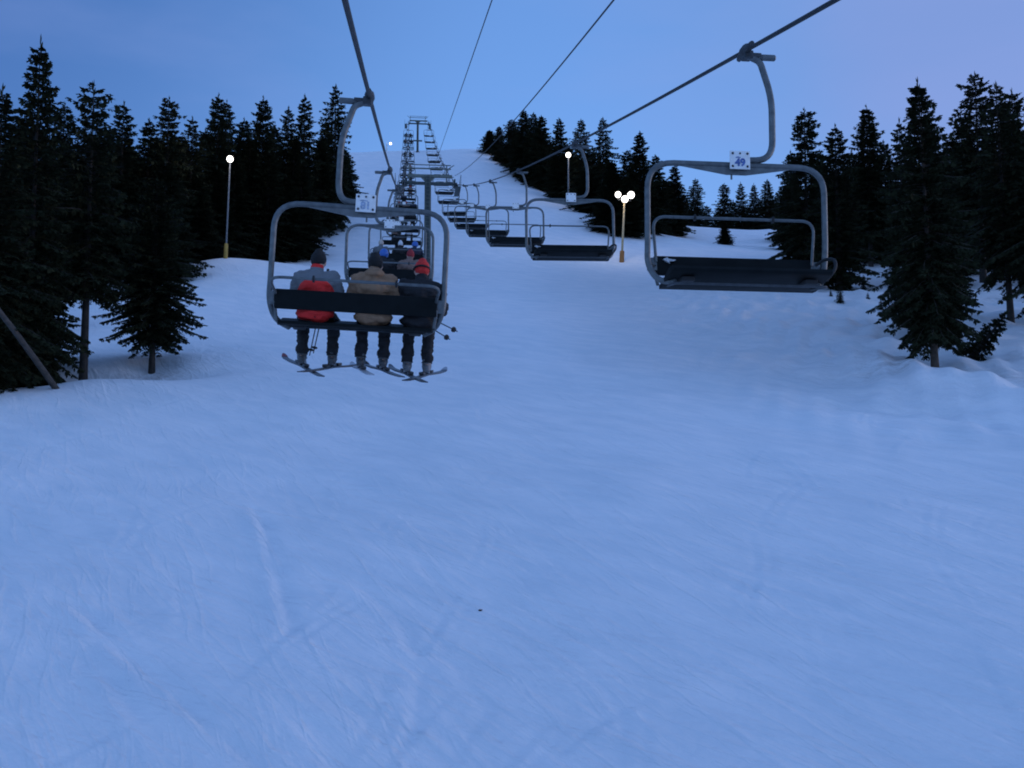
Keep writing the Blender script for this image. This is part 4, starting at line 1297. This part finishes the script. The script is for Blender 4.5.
c = lobe(UP*0.30-FWD, 0.05, 0.6, c, (0.64, 1.06, 2.12, 1))  # unseen low sky behind the eye, brightness added to light the facing slopes
c = lobe(RIGHT*0.62+UP*0.36+FWD*0.8, 0.82, 0.66, c, (0.40, 0.66, 1.38, 1))
c = lobe(RIGHT*-0.72+UP*0.48+FWD*0.7, 0.74, 0.92, c, (0.13, 0.35, 1.00, 1))
nzw = nt.nodes.new('ShaderNodeTexNoise'); nzw.inputs['Scale'].default_value = 3.2; nzw.inputs['Detail'].default_value = 5; nzw.inputs['Roughness'].default_value = 0.5
mpw = nt.nodes.new('ShaderNodeMapping'); mpw.inputs['Scale'].default_value = (1, 1, 3.2); mpw.inputs['Rotation'].default_value = (0.1, 0.15, 0.4)
L(tcw.outputs['Generated'], mpw.inputs['Vector']); L(mpw.outputs[0], nzw.inputs['Vector'])
mrw = nt.nodes.new('ShaderNodeMapRange'); mrw.inputs['From Min'].default_value = 0.42; mrw.inputs['From Max'].default_value = 0.72; mrw.inputs['To Max'].default_value = 0.30
L(nzw.outputs['Fac'], mrw.inputs['Value'])
gw = nt.nodes.new('ShaderNodeMix'); gw.data_type = 'RGBA'; gw.inputs[7].default_value = (0.62, 0.86, 1.75, 1)
L(mrw.outputs[0], gw.inputs[0]); L(c, gw.inputs[6])
c = gw.outputs[2]
c = lobe(RIGHT*0.46+UP*0.33+FWD, 0.985, 0.16, c, (0.90, 0.80, 1.55, 1))
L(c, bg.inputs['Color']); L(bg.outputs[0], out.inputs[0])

# ------------------------------------------------------------------ camera
cam = bpy.data.cameras.new('camera'); co = bpy.data.objects.new('camera', cam); COL.objects.link(co)
cam.sensor_width = 36; cam.lens = FPX/1024*36; cam.clip_start = 0.05; cam.clip_end = 6000
co.matrix_world = Matrix(((RIGHT.x, UP.x, -FWD.x, 0), (RIGHT.y, UP.y, -FWD.y, 0), (RIGHT.z, UP.z, -FWD.z, 0), (0, 0, 0, 1)))
SC.camera = co
vs = SC.view_settings
vs.view_transform = 'Standard'; vs.look = 'None'; vs.gamma = 1.0; vs.exposure = 2.0; vs.use_curve_mapping = False
cy = SC.cycles
cy.max_bounces = 5; cy.diffuse_bounces = 3; cy.glossy_bounces = 2; cy.transmission_bounces = 2
cy.use_denoising = True
cy.filter_width = 1.9
